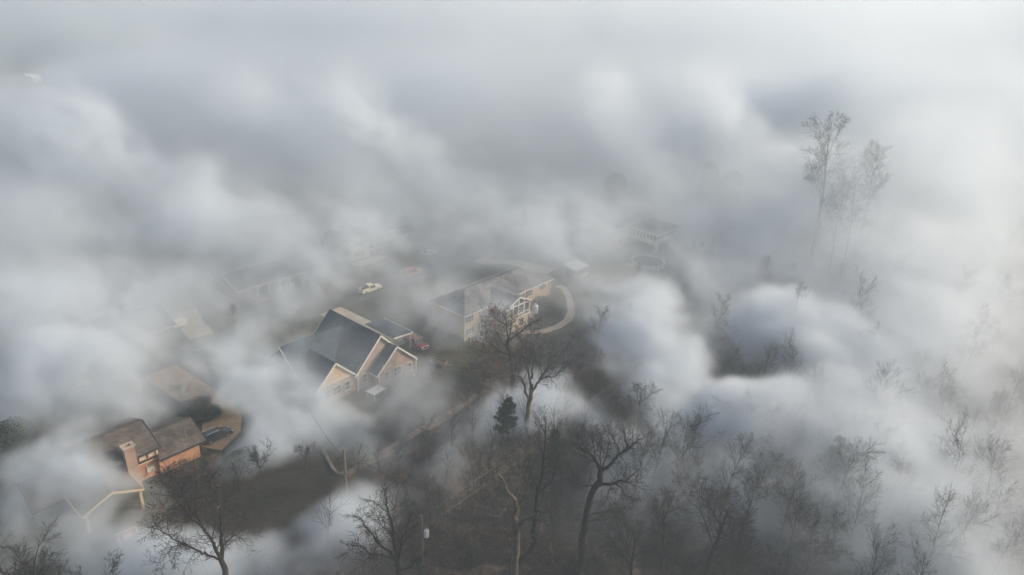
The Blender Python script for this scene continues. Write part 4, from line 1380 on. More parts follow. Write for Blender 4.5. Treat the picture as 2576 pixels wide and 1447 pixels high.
# the tall trees in the white smoke on the right
by_px('tall', 0, (2036, 680), 334, 'tallest pale bare tree at the left of the misty group on the right')
by_px('tall', 1, (2100, 640), 385, 'tall bare tree with high rounded crown behind the misty front row')
by_px('tall', 2, (2085, 690), 470, 'bare tree with double leader in the front of the misty tall group')
by_px('tall', 3, (2110, 705), 478, 'slim straight bare tree beside the double-leader tree in the mist')
by_px('tall', 0, (2150, 660), 400, 'thin tall tree with fine crown behind the middle of the misty group')
by_px('tall', 2, (2185, 668), 520, 'forked bare tree in the mist, second from the right of the tall group')
by_px('oak', 1, (2198, 688), 540, 'bare tree with low side limbs at the right end of the misty tall group')
by_px('upright', 1, (2140, 735), 610, 'thin leaning young tree below the misty tall group')
by_px('tall', 1, (2245, 780), 650, 'single slim bare tree right of the misty tall group')
by_px('vase', 0, (2290, 890), 715, 'broad bare tree with steep branches near the right edge')
by_px('oak', 2, (2180, 1110), 960, 'gnarled faint tree standing on the pale slope at the lower right')
for i, (x, y, t) in enumerate(((2270, 1115, 960), (2300, 1130, 985), (2345, 1150, 1000), (2400, 1180, 1040), (2330, 1100, 945), (2450, 1120, 980))):
    by_px('upright', i, (x, y), t, 'thin tilted bare tree in the row fading out at the right edge', 'leaning thin trees at the right edge')
for i, (x, y, t) in enumerate(((2370, 870, 700), (2440, 950, 790), (2500, 880, 720), (2400, 1010, 850), (2520, 1060, 900))):
    by_px('tall', i, (x, y), t, 'ghostly bare tree swallowed by bright smoke at the far right', 'ghostly trees at the far right')
by_px('oak', 0, (1770, 1460), 1150, 'big many-limbed bare tree in the middle of the lower right wood')
by_px('oak', 3, (1905, 1310), 1120, 'bare tree with hooked limb beside the small white puff')
by_px('upright', 2, (1975, 1440), 1240, 'bare tree with steep dark branches just in front of the small white puff')
by_px('vase', 1, (1725, 1290), 1080, 'steep-branched bare tree rising above the lower right wood')
by_px('oak', 1, (2140, 1310), 1165, 'thin-twigged bare tree below the round green conifer')
# street and garden trees on the left
by_px('oak', 2, (205, 960), 800, 'big dark tree with forked trunk at the street on the left')
by_px('vase', 2, (458, 1004), 935, 'small bare garden tree behind the brown roof')
by_px('vase', 0, (655, 1190), 1075, 'reddish many-stemmed bare shrub tree beside the dark lawn')
by_px('oak', 0, (770, 1180), 1095, 'low spreading bare tree between the dark lawn and the utility pole')
by_px('vase', 1, (85, 1560), 1265, 'large fuzzy bare tree cut by the lower left corner')
by_px('vase', 2, (215, 1600), 1330, 'bare bush tree leaning into view at the bottom left')
by_px('upright', 0, (20, 1480), 1290, 'slim bare tree at the very left edge near the bottom')
by_px('upright', 3, (330, 880), 770, 'faint bare tree in front of the ranch house')
by_px('oak', 3, (90, 880), 740, 'dim spreading tree in the smoke at the left edge')
by_px('upright', 2, (590, 870), 780, 'faint bare tree at the street left of the columned house')

# wood: many individual trees
placed = [(Vector(o.location).x, Vector(o.location).y, 5.) for o in bpy.data.objects if o.parent is None and o.get('category') == 'tree']
placed += [(b2.x, b2.y, 3.), (b3.x, b3.y, 5.)]
GROUPS = {
    'brush': ('thin leafless sapling in the brush around the transformer pole', 'saplings round the transformer pole'),
    'low': ('bare grey-brown tree of the dense wood along the bottom right', 'trees of the wood along the bottom right'),
    'mid': ('faint bare tree of the smoky slope right of the cream house', 'trees of the smoky slope at right'),
}
cnt = {'brush': 0, 'low': 0, 'mid': 0}
tries = 0
while tries < 9000 and sum(cnt.values()) < 250:
    tries += 1
    x, y = rnd.uniform(-35, 175), rnd.uniform(50, 215)
    u, v = UV((x, y))
    dv = v - edge_v(u)
    if dv < 2.5:
        continue
    z = terrain(x, y)
    px, py, _ = project((x, y, z))
    tx, ty, _ = project((x, y, z + 12))
    if px < 700 or px > 2680 or ty > 1470 or py > 1600:
        continue
    if px < 1330 and py > 1440:
        continue
    zone = 'brush' if px < 1560 and py > 990 else ('low' if py > 1060 else 'mid')
    if zone == 'brush' and (cnt['brush'] > 75 or dv < 3.5): continue
    if zone == 'low' and cnt['low'] > 115: continue
    if zone == 'mid' and cnt['mid'] > 70: continue
    sp = {'brush': 2.2, 'low': 3.8, 'mid': 5.5}[zone]
    if any((x - a) ** 2 + (y - b) ** 2 < max(sp, c * .6) ** 2 for a, b, c in placed):
        continue
    placed.append((x, y, sp))
    if zone == 'brush':
        k, s = ('sapling', rnd.uniform(.6, 1.15)) if rnd.random() < .8 else ('upright', rnd.uniform(.45, .65))
    elif zone == 'low':
        k = rnd.choice(['upright', 'upright', 'vase', 'oak', 'oak', 'vase'])
        s = rnd.uniform(.65, 1.0)
    else:
        k = rnd.choice(['upright', 'vase', 'oak', 'sapling'])
        s = rnd.uniform(.45, .8) if dv < 30 else rnd.uniform(.6, 1.1)
    place_tree(rnd.choice(PROTO[k]), USED, (x, y, z), s, rnd.uniform(0, 6.28), GROUPS[zone][0], GROUPS[zone][1])
    cnt[zone] += 1
for lst in PROTO.values():
    for o in lst:
        if o.name not in USED:
            for c in list(o.children):
                bpy.data.objects.remove(c)
            bpy.data.objects.remove(o)

# --- conifers
def make_pine(seed, h, crown, dens=1., spread=2.2):
    rng = np.random.default_rng(seed)
    r = empty('pine_tree', (0, 0, 0))
    out = []
    grow(rng, (0, 0, -.3), (.01, .02, 1), h, .013 * h, 0, dict(CFG['upright'], levels=0), out)
    tr_ = out[0][0]
    polys = [(out[0][0], out[0][1], 7)]
    C, D, N = [], [], []
    nb = int(46 * dens)
    for i in range(nb):
        t = crown + (1 - crown) * (i + rng.random()) / nb
        z = t * h
        k = min(len(tr_) - 2, int(t * (len(tr_) - 1)))
        c = tr_[k] + (tr_[k + 1] - tr_[k]) * (t * (len(tr_) - 1) - k)
        prof = (1 - (t - crown) / (1 - crown)) ** .7 * (.55 + .45 * min(1, (t - crown) / .12 + .3))
        L = spread * prof * rng.uniform(.6, 1.15) + .25
        a = rng.uniform(0, 6.28)
        d = np.array([math.cos(a), math.sin(a), rng.uniform(.1, .6)])
        d /= np.linalg.norm(d)
        e = c + d * L
        polys.append((np.array([c, c + d * L * .5 - np.array([0, 0, .05]), e]), [.05, .03, .015], 4))
        for s in np.linspace(.35, 1., max(3, int(L * 4))):
            cc = c + d * L * s + rng.normal(size=3) * .16
            m = 26
            dirs = rng.normal(size=(m, 3)) + np.array([0, 0, .35])
            dirs /= np.linalg.norm(dirs, axis=1, keepdims=True)
            ln = rng.uniform(.16, .30, size=(m, 1))
            C.append(cc + dirs * ln)
            D.append(dirs * ln)
            N.append(np.cross(dirs, rng.normal(size=(m, 3))) * .03)
    tubes(polys, 'trunk', BARK, r)
    cards(np.concatenate(C), np.concatenate(D), np.concatenate(N), 'crown', NEEDLE, r)
    return r

def make_bush(name, seed, rx, ry, rz, n, leaf, m, zc=None, hollow=.25, stems=6):
    """evergreen or dry-leaved mass: leaf faces through an uneven crown on a few stems"""
    rng = np.random.default_rng(seed)
    r = empty(name, (0, 0, 0))
    zc = rz if zc is None else zc
    polys = []
    for i in range(stems):
        a = rng.uniform(0, 6.28)
        e = np.array([math.cos(a) * rx * .5, math.sin(a) * ry * .5, zc + rz * rng.uniform(.1, .7)])
        polys.append((np.array([[0, 0, -.2], e * .5 + rng.normal(size=3) * .1, e]), [.06 * rz ** .5, .04, .02], 5))
    tubes(polys, 'stem', BARK, r)
    lobes = rng.normal(size=(14, 3))
    lobes /= np.linalg.norm(lobes, axis=1, keepdims=True)
    amp = rng.uniform(-.32, .30, size=14)
    C = rng.normal(size=(n, 3))
    C /= np.linalg.norm(C, axis=1, keepdims=True)
    rad = 1 + (np.clip(C @ lobes.T, 0, 1) ** 4 * amp).sum(axis=1)
    rad *= rng.uniform(hollow, 1, size=n) ** .45
    C = C * rad[:, None] * np.array([rx, ry, rz]) + np.array([0, 0, zc])
    C = C[C[:, 2] > .02]
    k = len(C)
    D = rng.normal(size=(k, 3)); D *= leaf / np.linalg.norm(D, axis=1, keepdims=True) * rng.uniform(.6, 1.2, size=(k, 1))
    N = np.cross(D, rng.normal(size=(k, 3))) * .55
    N *= (leaf * .55) / (np.linalg.norm(N, axis=1, keepdims=True) + 1e-9)
    cards(C, D, N, 'crown', m, r)
    return r

def put(o, px, py, s, label, cat, group=None, rot=None, gp=None):
    o.location = gp if gp is not None else gpt(px, py)
    o.scale = (s, s, s)
    o.rotation_euler = (0, 0, rnd.uniform(0, 6.28) if rot is None else rot)
    return tag(o, label, cat, group)

b = gpt(1252, 1176); put(make_pine(61, 16, .52, 1.5, 2.7), 1252, 1176, pole_top(b, 1003) / 16, 'rounded green pine on a thin pale stem left of the pale forked tree', 'pine tree')
b = gpt(1413, 1285); put(make_pine(62, 15, .50, 1.0, 2.0), 1413, 1285, pole_top(b, 1094) / 15, 'narrow open pine left of the leaning Y-topped tree', 'pine tree')
p3 = make_pine(63, 9, .15, 1., 1.6)
b = gpt(1993, 745); put(p3, 1993, 745, pole_top(b, 665) / 9, 'small pointed pine in front of the misty tall trees', 'pine tree')
o = copy_tree(p3); b = gpt(1862, 850); put(o, 1862, 850, pole_top(b, 772) / 9, 'little dim pine on the brushy slope right of the large smoke column', 'pine tree')
o = copy_tree(p3); b = gpt(2300, 1260); put(o, 2300, 1260, pole_top(b, 1125) / 9, 'dark ragged pine below the thin tilted trees at the right edge', 'pine tree')
cd = make_bush('conifer', 71, 1.9, 1.9, 4.6, 7000, .22, CEDAR, 4.6, .5)
b = gpt(1722, 702); put(cd, 1722, 702, pole_top(b, 655) / 9.2, 'small dark conifer right of the round pool', 'conifer')
for (x, y, t, lb) in ((1775, 520, 408, 'tall dark conifer pair member behind the yellow house, taller one'), (1830, 535, 428, 'tall dark conifer behind the yellow house, right of a taller one')):
    o = copy_tree(cd); b = gpt(x, y); put(o, x, y, pole_top(b, t) / 9.2, lb, 'conifer')
    o.scale.x *= 1.3; o.scale.y *= 1.3
lb_ = make_bush('leafy_tree', 72, 4.2, 4.2, 3.4, 7000, .26, CEDAR, 7.5, .3, 7)
b = gpt(1545, 508); put(lb_, 1545, 508, pole_top(b, 440) / 10.8, 'dim dark tree rounded in the mist above the yellow house', 'tree')
o = make_pine(64, 12, .22, 1.7, 3.6); b = gpt(2085, 1270); put(o, 2085, 1270, pole_top(b, 1108) / 12, 'round green conifer standing out of the hazy wood at the lower right', 'tree')
for (x, y, s, lb) in ((1905, 470, .9, 'dark round tree left of the far dark-roofed house'), (1965, 480, .95, 'dark round tree in front of the far dark-roofed house')):
    o = copy_tree(lb_); put(o, x, y, s * 1.3, lb, 'tree')
o = copy_tree(lb_); put(o, 840, 655, .72, 'pale-lit round tree at the left side of the white balcony house', 'tree')
hedge = make_bush('evergreen_shrub', 73, 1.6, 1.6, 1.9, 4200, .11, HEDGE_LEAF, 1.8, .4)
put(hedge, 1178, 835, 1.25, 'dark evergreen shrub at the corner of the cream house', 'shrub')
o = copy_tree(hedge); put(o, 513, 1052, 1., 'clipped dark oval hedge beside the black SUV', 'hedge', rot=AZ); o.scale = (1.75, 1.15, .42)
o = copy_tree(hedge); put(o, 470, 1040, 1., 'low dark hedge behind the brown roof', 'hedge', rot=AZ); o.scale = (2.6, .9, .5)
o = copy_tree(hedge); put(o, 600, 1172, 1., 'black-green low shrub at the top edge of the dark lawn', 'shrub', rot=AZ); o.scale = (2.0, 1., .55)
o = copy_tree(hedge); put(o, 1190, 1420, .7, 'small dark evergreen shrub low in the brush at the bottom', 'shrub')
o = copy_tree(hedge); put(o, 500, 895, 1., 'dim hedge along the street in the smoke', 'hedge', rot=AZ); o.scale = (2.4, 1.2, .5)
o = copy_tree(hedge); put(o, 30, 1180, 1.8, 'dark evergreen mass at the left edge below the ranch houses', 'shrub')
o = copy_tree(hedge); put(o, 60, 1130, 1.4, 'second dark evergreen mass further up the left edge', 'shrub')
bed = [(1330, 752), (1352, 763), (1376, 777), (1398, 791)]
for i, (x, y) in enumerate(bed):
    o = copy_tree(hedge); put(o, x, y, 1., 'low dark clipped shrub of the diagonal row by the gas tank', 'shrub', 'row of low shrubs by the gas tank', rot=.3); o.scale = (1.5, .8, .4)
rust = make_bush('dry_leaved_shrub', 74, 3.4, 2.6, 2.2, 2600, .14, RUST_LEAF, 2.2, .15, 9)
put(rust, 1440, 985, 1.1, 'rust-leaved bushy tree on the burnt slope, the largest one', 'shrub')
for (x, y, s, lb) in ((1500, 975, .95, 'rust-leaved bush touching the largest one on its right'), (1395, 1000, .7, 'smaller rust-leaved bush on the left of the burnt slope'), (1470, 1010, .6, 'low rust-leaved bush at the foot of the burnt slope')):
    o = copy_tree(rust); put(o, x, y, s, lb, 'shrub')
tan = make_bush('dry_leaved_shrub', 75, 1.7, 1.5, 1.0, 800, .12, TAN_LEAF, 1.0, .1, 8)
put(tan, 1560, 1045, 1., 'pale tan dry bush under the power lines', 'shrub')
for i, (x, y, s) in enumerate(((1000, 1170, .8), (1045, 1150, .7), (1100, 1250, .9), (1130, 1200, .6), (1170, 1300, .8), (1060, 1260, .7), (1110, 1330, .8), (1010, 1210, .6), (950, 1210, .7), (1190, 1370, .7), (1230, 1250, .7), (1150, 1130, .6))):
    o = copy_tree(tan); put(o, x, y, s, 'tan dry bush among the saplings near the transformer pole', 'shrub', 'tan dry bushes in the brush')
o = copy_tree(tan); put(o, 540, 1170, .9, 'light tan ornamental grass clump below the orange brick wall', 'shrub')
red = make_bush('red_shrub', 76, 1.5, 1.2, .7, 700, .10, TWIG_RED, .7, .1, 10)
put(red, 470, 1190, 1.4, 'dark red low shrub in front of the orange brick wall', 'shrub')
o = copy_tree(red); put(o, 520, 1215, 1.5, 'dark red low shrub behind the fan-limbed bare tree', 'shrub')
o = copy_tree(red); put(o, 500, 1290, 1.2, 'reddish shrub low behind the trunk of the fan-limbed tree', 'shrub')

# --- undergrowth: uncountable twigs and dead grass on the wood floor
def undergrowth():
    rng = np.random.default_rng(9)
    polys = []
    n = 0
    while n < 5200:
        x, y = rng.uniform(-32, 120), rng.uniform(50, 175)
        u, v = UV((x, y))
        dv = v - edge_v(u)
        if dv < 1.2:
            continue
        z = terrain(x, y)
        px, py, dist = project((x, y, z))
        if not (650 < px < 2640 and py < 1500):
            continue
        n += 1
        hgt = rng.uniform(.6, 2.6)
        for k in range(5):
            a = rng.uniform(0, 6.28)
            s = rng.uniform(.15, .7)
            e = np.array([x + math.cos(a) * s * hgt, y + math.sin(a) * s * hgt, z + hgt * rng.uniform(.5, 1.)])
            b0 = np.array([x + rng.normal() * .25, y + rng.normal() * .25, z - .1])
            mid = (b0 + e) / 2 + rng.normal(size=3) * .12 * hgt
            polys.append((np.array([b0, mid, e]), [.016, .012, .006], 3))
            q = e + rng.normal(size=3) * .35
            polys.append((np.array([mid, (mid + q) / 2 + rng.normal(size=3) * .05, q]), [.01, .008, .005], 3))
    o = tubes(polys, 'undergrowth', TWIG_RED, None)
    tag(o, 'tangled leafless brush covering the floor of the wood', kind='stuff')
undergrowth()
def litter():
    rng = np.random.default_rng(19)
    C, D, N = [], [], []
    while len(C) < 26000:
        x, y = rng.uniform(-32, 90), rng.uniform(50, 140)
        u, v = UV((x, y))
        if v - edge_v(u) < .8:
            continue
        if math.sin(x * .23 + 1) * math.sin(y * .19 + 2) + rng.normal() * .45 < -.1:
            continue
        z = terrain(x, y)
        C.append((x, y, z + abs(rng.normal()) * .22 + .03))
    C = np.array(C)
    D = rng.normal(size=C.shape) * np.array([1, 1, .5]) * .085
    N = rng.normal(size=C.shape) * np.array([1, 1, .5]) * .06
    o = cards(C, D, N, 'leaf_litter', TAN_LEAF, None)
    tag(o, 'dry tan leaves scattered on the floor of the wood', kind='stuff')
litter()

# ------------------------------------------------------------------ smoke
SMOKE_COL = (.888, .926, .962, 1)

def smoke_volume(name, lo, hi, vox, blobs, warp, seed=0., layer=None, det_scale=9., billows=None, billow_density=.3, gain=1.):
    ng = bpy.data.node_groups.new(name, 'GeometryNodeTree')
    ng.interface.new_socket('Geometry', in_out='OUTPUT', socket_type='NodeSocketGeometry')
    Nn, L = ng.nodes, ng.links
    out, vc, sm = Nn.new('NodeGroupOutput'), Nn.new('GeometryNodeVolumeCube'), Nn.new('GeometryNodeSetMaterial')
    vc.inputs['Min'].default_value = lo
    vc.inputs['Max'].default_value = hi
    for i, a in enumerate('XYZ'):
        vc.inputs['Resolution ' + a].default_value = max(2, int((hi[i] - lo[i]) / (vox if not isinstance(vox, tuple) else vox[i])))
    L.new(vc.outputs[0], sm.inputs['Geometry'])
    L.new(sm.outputs[0], out.inputs[0])
    pos = Nn.new('GeometryNodeInputPosition').outputs[0]
    def vm(op, a, b=None, c=None):
        n = Nn.new('ShaderNodeVectorMath'); n.operation = op
        for i, x in enumerate((a, b, c)):
            if x is None: continue
            if hasattr(x, 'links'): L.new(x, n.inputs[i])
            else: n.inputs[i].default_value = x
        return n.outputs['Value' if op in ('DOT_PRODUCT', 'LENGTH') else 'Vector']
    def ma(op, a, b=None, c=None, clamp=False):
        n = Nn.new('ShaderNodeMath'); n.operation = op; n.use_clamp = clamp
        for i, x in enumerate((a, b, c)):
            if x is None: continue
            if hasattr(x, 'links'): L.new(x, n.inputs[i])
            else: n.inputs[i].default_value = x
        return n.outputs[0]
    def noise(scale, detail=3., off=0., color=False, vec=None):
        n = Nn.new('ShaderNodeTexNoise')
        n.inputs['Scale'].default_value = scale
        n.inputs['Detail'].default_value = detail
        n.inputs['Roughness'].default_value = .58
        L.new(vm('ADD', vec or pos, (off + seed, off * 1.7, off * .6 - seed)), n.inputs['Vector'])
        return n.outputs['Color' if color else 0]
    p = pos
    for k, (l0, amp) in enumerate(warp):
        w_ = vm('SUBTRACT', noise(1. / l0, 2., 11.3 * (k + 1), True), (.5, .5, .5))
        p = vm('MULTIPLY_ADD', w_, (2 * amp, 2 * amp, 1.4 * amp), p)
    def field(bl, p=p):
        acc = 0.
        for (c, r, d) in bl:
            q = vm('MULTIPLY_ADD', p, (1 / r[0], 1 / r[1], 1 / r[2]), (-c[0] / r[0], -c[1] / r[1], -c[2] / r[2]))
            k = ma('MULTIPLY_ADD', vm('DOT_PRODUCT', q, q), -1., 1., clamp=True)
            acc = ma('MULTIPLY_ADD', ma('POWER', k, 1.4), d, acc)
        return acc
    def voronoi(size, vec):
        n = Nn.new('ShaderNodeTexVoronoi')
        n.feature = 'SMOOTH_F1'
        n.inputs['Scale'].default_value = 1. / size
        n.inputs['Smoothness'].default_value = .6
        L.new(vec, n.inputs['Vector'])
        return n.outputs['Distance']
    sep = Nn.new('ShaderNodeSeparateXYZ')
    L.new(pos, sep.inputs[0])
    wind = Vector((-.86, .35, .38)).normalized()
    along = vm('DOT_PRODUCT', p, tuple(wind))
    cmb = Nn.new('ShaderNodeCombineXYZ')
    for i in range(3):
        L.new(along, cmb.inputs[i])
    ps = vm('MULTIPLY_ADD', cmb.outputs[0], tuple(-.38 * wind), p)      # strands drawn out along the wind
    fine = noise(1 / det_scale, 6., 31., vec=ps)
    big = noise(1 / (det_scale * 5.), 2., 71., vec=ps)
    # plumes: bodies whose rims are torn by the finer turbulence; veils: smoother, with clear pockets taken out
    strong = [b for b in blobs if b[2] >= .045]
    kn = ma('MINIMUM', field([(c, r, 1.) for (c, r, d) in strong]), 1.15)
    rip = noise(1 / (det_scale * .42), 4., 91., vec=ps)
    mixn = ma('MULTIPLY_ADD', rip, .75, ma('MULTIPLY_ADD', fine, 1.0, -.15))
    tear = ma('MULTIPLY_ADD', mixn, 7.5, ma('MULTIPLY_ADD', kn, 1.6, -5.5))
    tear = ma('MINIMUM', ma('MAXIMUM', tear, .02), 2.2)
    f = ma('MULTIPLY', field(strong), tear)
    soft = ma('MULTIPLY_ADD', mixn, 5., -2.5)
    soft = ma('MINIMUM', ma('MAXIMUM', soft, .15), 2.2)
    veil = field([b for b in blobs if 0 < b[2] < .045])
    f = ma('MULTIPLY_ADD', veil, soft, f) if not isinstance(veil, float) else f
    holes = field([b for b in blobs if b[2] < 0], pos)
    f = ma('MULTIPLY', f, gain)
    if layer:
        g = ma('MULTIPLY_ADD', big, 2.6, -.5)
        g = ma('ADD', g, ma('MULTIPLY_ADD', fine, 2.4, -1.2))
        g = ma('MINIMUM', ma('MAXIMUM', g, .22), 1.8)
        f = ma('MULTIPLY_ADD', layer(sep, ma, noise, p), g, f)
    f = ma('ADD', f, holes) if not isinstance(holes, float) else f
    f = ma('MAXIMUM', f, 0.)
    if billows:
        k = field([(c, r, 1.) for (c, r, d) in billows])
        k = ma('MULTIPLY_ADD', voronoi(4.2, p), -.9, ma('MULTIPLY', k, 1.9))
        k = ma('MULTIPLY_ADD', noise(1 / 8., 5., 51., vec=ps), -3.4, k)
        k = ma('MULTIPLY_ADD', k, .9, 1.0, clamp=True)
        f = ma('MULTIPLY_ADD', k, billow_density, f)
    L.new(f, vc.inputs['Density'])
    m = bpy.data.materials.new(name + '_vapour')
    m.use_nodes = True
    mt = m.node_tree
    mt.nodes.clear()
    pv, mo = mt.nodes.new('ShaderNodeVolumePrincipled'), mt.nodes.new('ShaderNodeOutputMaterial')
    pv.inputs['Color'].default_value = SMOKE_COL
    pv.inputs['Density'].default_value = 1.
    pv.inputs['Anisotropy'].default_value = .2
    mt.links.new(pv.outputs[0], mo.inputs['Volume'])
    sm.inputs['Material'].default_value = m
    v = bpy.data.volumes.new(name)
    v.materials.append(m)
    o = link(bpy.data.objects.new(name, v))
    o['kind'] = 'stuff'
    o['label'] = 'drifting grey white smoke over the houses and the wood'
    o.modifiers.new('smoke', 'NODES').node_group = ng
    return o

NEAR, FAR, BILLOW = [], [], []
def puff(px, py, z, r, d, flat=.6, lst=None):
    c = at(px, py, z)
    rr = (r, r, r * flat) if not isinstance(r, tuple) else r
    (NEAR if lst is None else lst).append((tuple(c), rr, d))
def plume(a, b, za, zb, ra, rb, d, n=6, lst=None, flat=.6):
    for i in range(n):
        t = i / (n - 1)
        puff(a[0] + (b[0] - a[0]) * t, a[1] + (b[1] - a[1]) * t, za + (zb - za) * t, ra + (rb - ra) * t, d, flat, lst)
for a in [
        # lower left, over the split-level house and the street corner
        (300, 1010, 6, 15, .10), (170, 1000, 6, 15, .13), (60, 1040, 6, 15, .12), (350, 1080, 4, 8, .10), (705, 1030, 4, 6, .34), (750, 1060, 3, 7, .28), (700, 985, 4, 5, .24), (620, 930, 5, 8, .06),
        (200, 1205, 4.5, 8, .15), (120, 1220, 5, 9, .14), (290, 1215, 4, 6, .16), (310, 1320, 2, 6, .12), (450, 1400, 2.5, 9, .20), (330, 1420, 2, 8, .16), (260, 1370, 2, 6, .1), (620, 1420, 1.5, 6, .1),
        (450, 1240, 2, 5, .10),
        # foot of the slate-roofed house
        (930, 1060, 2, 9, .12), (1060, 1000, 3, 8, .10), (860, 1100, 1.5, 7, .10), (990, 1090, 1, 6, .1), (780, 1000, 3, 6, .08), (700, 920, 6, 10, .10), (620, 860, 7, 12, .08), (1140, 860, 4, 8, .08), (1100, 780, 5, 9, .04),
        (800, 880, 8.5, 5, .05),
        # middle wood
        (1345, 1040, -.5, 9, .22), (1285, 1050, -1, 8, .2), (1410, 1025, -1, 8, .15), (1200, 1090, -1, 8, .10), (1480, 1090, -1, 8, .10), (1130, 1130, -1, 8, .1), (1560, 1130, 0, 9, .12), (1680, 1180, 0, 10, .1), (1950, 1290, 0, 9, .08), (960, 1230, 0, 6, .07), (1240, 1130, -1, 5, .05),
        # right
        (1640, 755, 5, 11, .11), (1550, 790, 6, 9, .12), (1560, 710, 6, 8, .08), (1470, 760, 5, 8, .05), (1580, 930, 4, 7, .12), (1830, 1050, 3, 9, .2), (1930, 1060, 3, 10, .15), (1750, 1090, 2, 7, .12), (2050, 1010, 4, 10, .1),
        (1900, 1240, 2, 4, .2), (2250, 980, 5, 18, .06), (2150, 800, 6, 14, .05), (2420, 900, 10, 22, .06), (2480, 1150, 6, 18, .06), (2520, 1350, 5, 14, .06), (2350, 1300, 4, 14, .04), (2300, 700, 14, 26, .05), (2200, 600, 12, 20, .02), (2450, 650, 14, 26, .05),
        (2000, 700, 6, 14, .05), (1950, 580, 8, 18, .03), (2130, 740, 0, 7, .07),
        # across the street
        (930, 600, 6, 14, .035), (1000, 570, 7, 14, .035), (640, 700, 6, 13, .05), (740, 690, 6, 12, .04), (560, 640, 7, 16, .06), (480, 740, 7, 16, .06), (350, 830, 6, 12, .05), (150, 860, 7, 18, .06), (420, 900, 3, 9, .05), (780, 640, 7, 10, .08), (1180, 640, 6, 14, .025), (1330, 610, 8, 16, .03), (1480, 600, 8, 13, .05), (1620, 540, 9, 14, .03), (1750, 570, 8, 14, .06), (1850, 480, 12, 20, .06),
        (250, 620, 10, 22, .05), (60, 760, 8, 20, .05),
        # clear pockets: black SUV and drive, right wing, dark lawn, slate roof, cream house, slope below the pale tree
        (552, 1095, 1, 7, -1.4), (558, 1088, 5, 6.5, -1.2), (562, 1080, 9, 6, -.8), (525, 1045, 2, 5, -.5), (450, 1105, 4, 6, -.3), (640, 1230, 2, 8, -.3), (740, 1230, 1, 6, -.3), (930, 850, 8, 5, -.12), (985, 890, 5, 5, -.15), (1240, 720, 6, 9, -.1), (1460, 980, 2, 7, -.2), (1200, 960, 1, 5, -.25), (1560, 1030, 1, 5, -.2),
        (40, 520, 12, 26, .022), (160, 500, 14, 24, .015), (20, 620, 10, 24, .03), (560, 470, 16, 24, .012), (860, 520, 14, 22, .015), (1150, 520, 13, 22, .015), (1350, 520, 12, 20, .02),
        (800, 985, 3, 7, .28), (880, 1020, 1.5, 6, .25), (690, 960, 5, 6, .2), (235, 1290, 3, 6, .07), (960, 965, 3, 6, .12), (1225, 800, 5, 6, .10), (1010, 940, 3, 5, .1), (750, 910, 6, 7, .2), (1125, 805, 5, 6, .18), (330, 1260, 4, 7, .14), (90, 1330, 2, 8, .06), (520, 1420, 2, 7, .16),
        (925, 725, 4, 10, -.035), (1050, 675, 4, 10, -.05), (925, 630, 5, 8, -.03), (1620, 600, 5, 13, -.045), (1640, 585, 11, 12, -.04), (2090, 660, 5, 16, -.03), (2110, 600, 10, 16, -.03), (2200, 660, 5, 12, -.03), (2050, 600, 9, 14, -.025),
        (1850, 610, 9, 12, .05), (1900, 700, 5, 13, .06), (1710, 560, 11, 11, .02), (1920, 630, 8, 15, .05), (1830, 760, 5, 12, .06), (1480, 690, 7, 11, .05), (1400, 640, 8, 13, .05),
        (930, 840, 9, 10, .02), (1190, 770, 8, 10, .025), (1790, 690, 7, 12, .05), (1480, 600, 12, 14, .05), (1950, 560, 12, 16, .05), (1880, 830, 3, 11, .06),
        # thin veils
        (130, 820, 8, 24, .035), (330, 800, 8, 20, .03), (480, 900, 6, 16, .025), (900, 640, 9, 20, .03), (1080, 680, 6, 14, .025), (1300, 700, 8, 14, .02), (700, 760, 7, 14, .04), (1000, 760, 8, 12, .02), (1250, 820, 6, 10, .02), (870, 960, 6, 10, .02), (1500, 720, 7, 14, .03),
        (1620, 590, 10, 18, .02), (1460, 560, 12, 18, .03), (1750, 650, 8, 14, .05), (1850, 720, 6, 16, .03), (1640, 1130, 2, 10, .05), (1500, 1210, 0, 8, .04), (1820, 1200, 2, 10, .04), (2000, 1180, 3, 12, .05), (2200, 1230, 4, 14, .05), (1130, 1180, 0, 7, .05), (1060, 1290, -1, 6, .05),
        (2100, 440, 26, 20, .03), (2000, 1100, 4, 14, .04), (2200, 1090, 4, 18, .04), (2350, 1180, 4, 18, .04), (2150, 1330, 3, 12, .04), (1750, 1300, 1, 10, .035), (1580, 1290, 0, 9, .03), (2300, 480, 18, 26, .02),
        (2080, 560, 16, 26, .010), (2180, 600, 14, 22, .012), (2000, 480, 18, 26, .02), (2250, 800, 8, 20, .05), (2330, 760, 9, 18, .05), (1980, 640, 6, 14, .03), (1720, 520, 12, 18, .05)]:
    puff(*a)
plume((790, 690), (470, 500), 7, 16, 9, 20, .07, 7)
def tall_plume(pts, r0, r1, d, dist=208):
    # a column of smoke leaning with the wind, about 200 m out
    for (a, b), (c, e) in zip(pts, pts[1:]):
        n = max(2, int(math.hypot(c - a, e - b) / 70))
        for i in range(n):
            k = i / n
            px, py = a + (c - a) * k, b + (e - b) * k
            q = ray(px, py)
            z = H + q.z / math.hypot(q.x, q.y) * dist
            puff(px, py, max(3, z), r0 + (r1 - r0) * (1 - py / 700), d, .8)
tall_plume([(760, 680), (480, 500), (230, 380), (60, 240)], 10, 22, .065)
tall_plume([(1280, 570), (1080, 400), (900, 270), (830, 210)], 9, 18, .058)
tall_plume([(1720, 560), (1640, 430), (1530, 300), (1480, 230)], 9, 18, .06)
tall_plume([(2020, 520), (1900, 380), (1800, 270), (1770, 230)], 9, 18, .048)
tall_plume([(1000, 500), (760, 330), (560, 190)], 9, 18, .05)
tall_plume([(2500, 560), (2400, 400), (2300, 270)], 12, 20, .03)
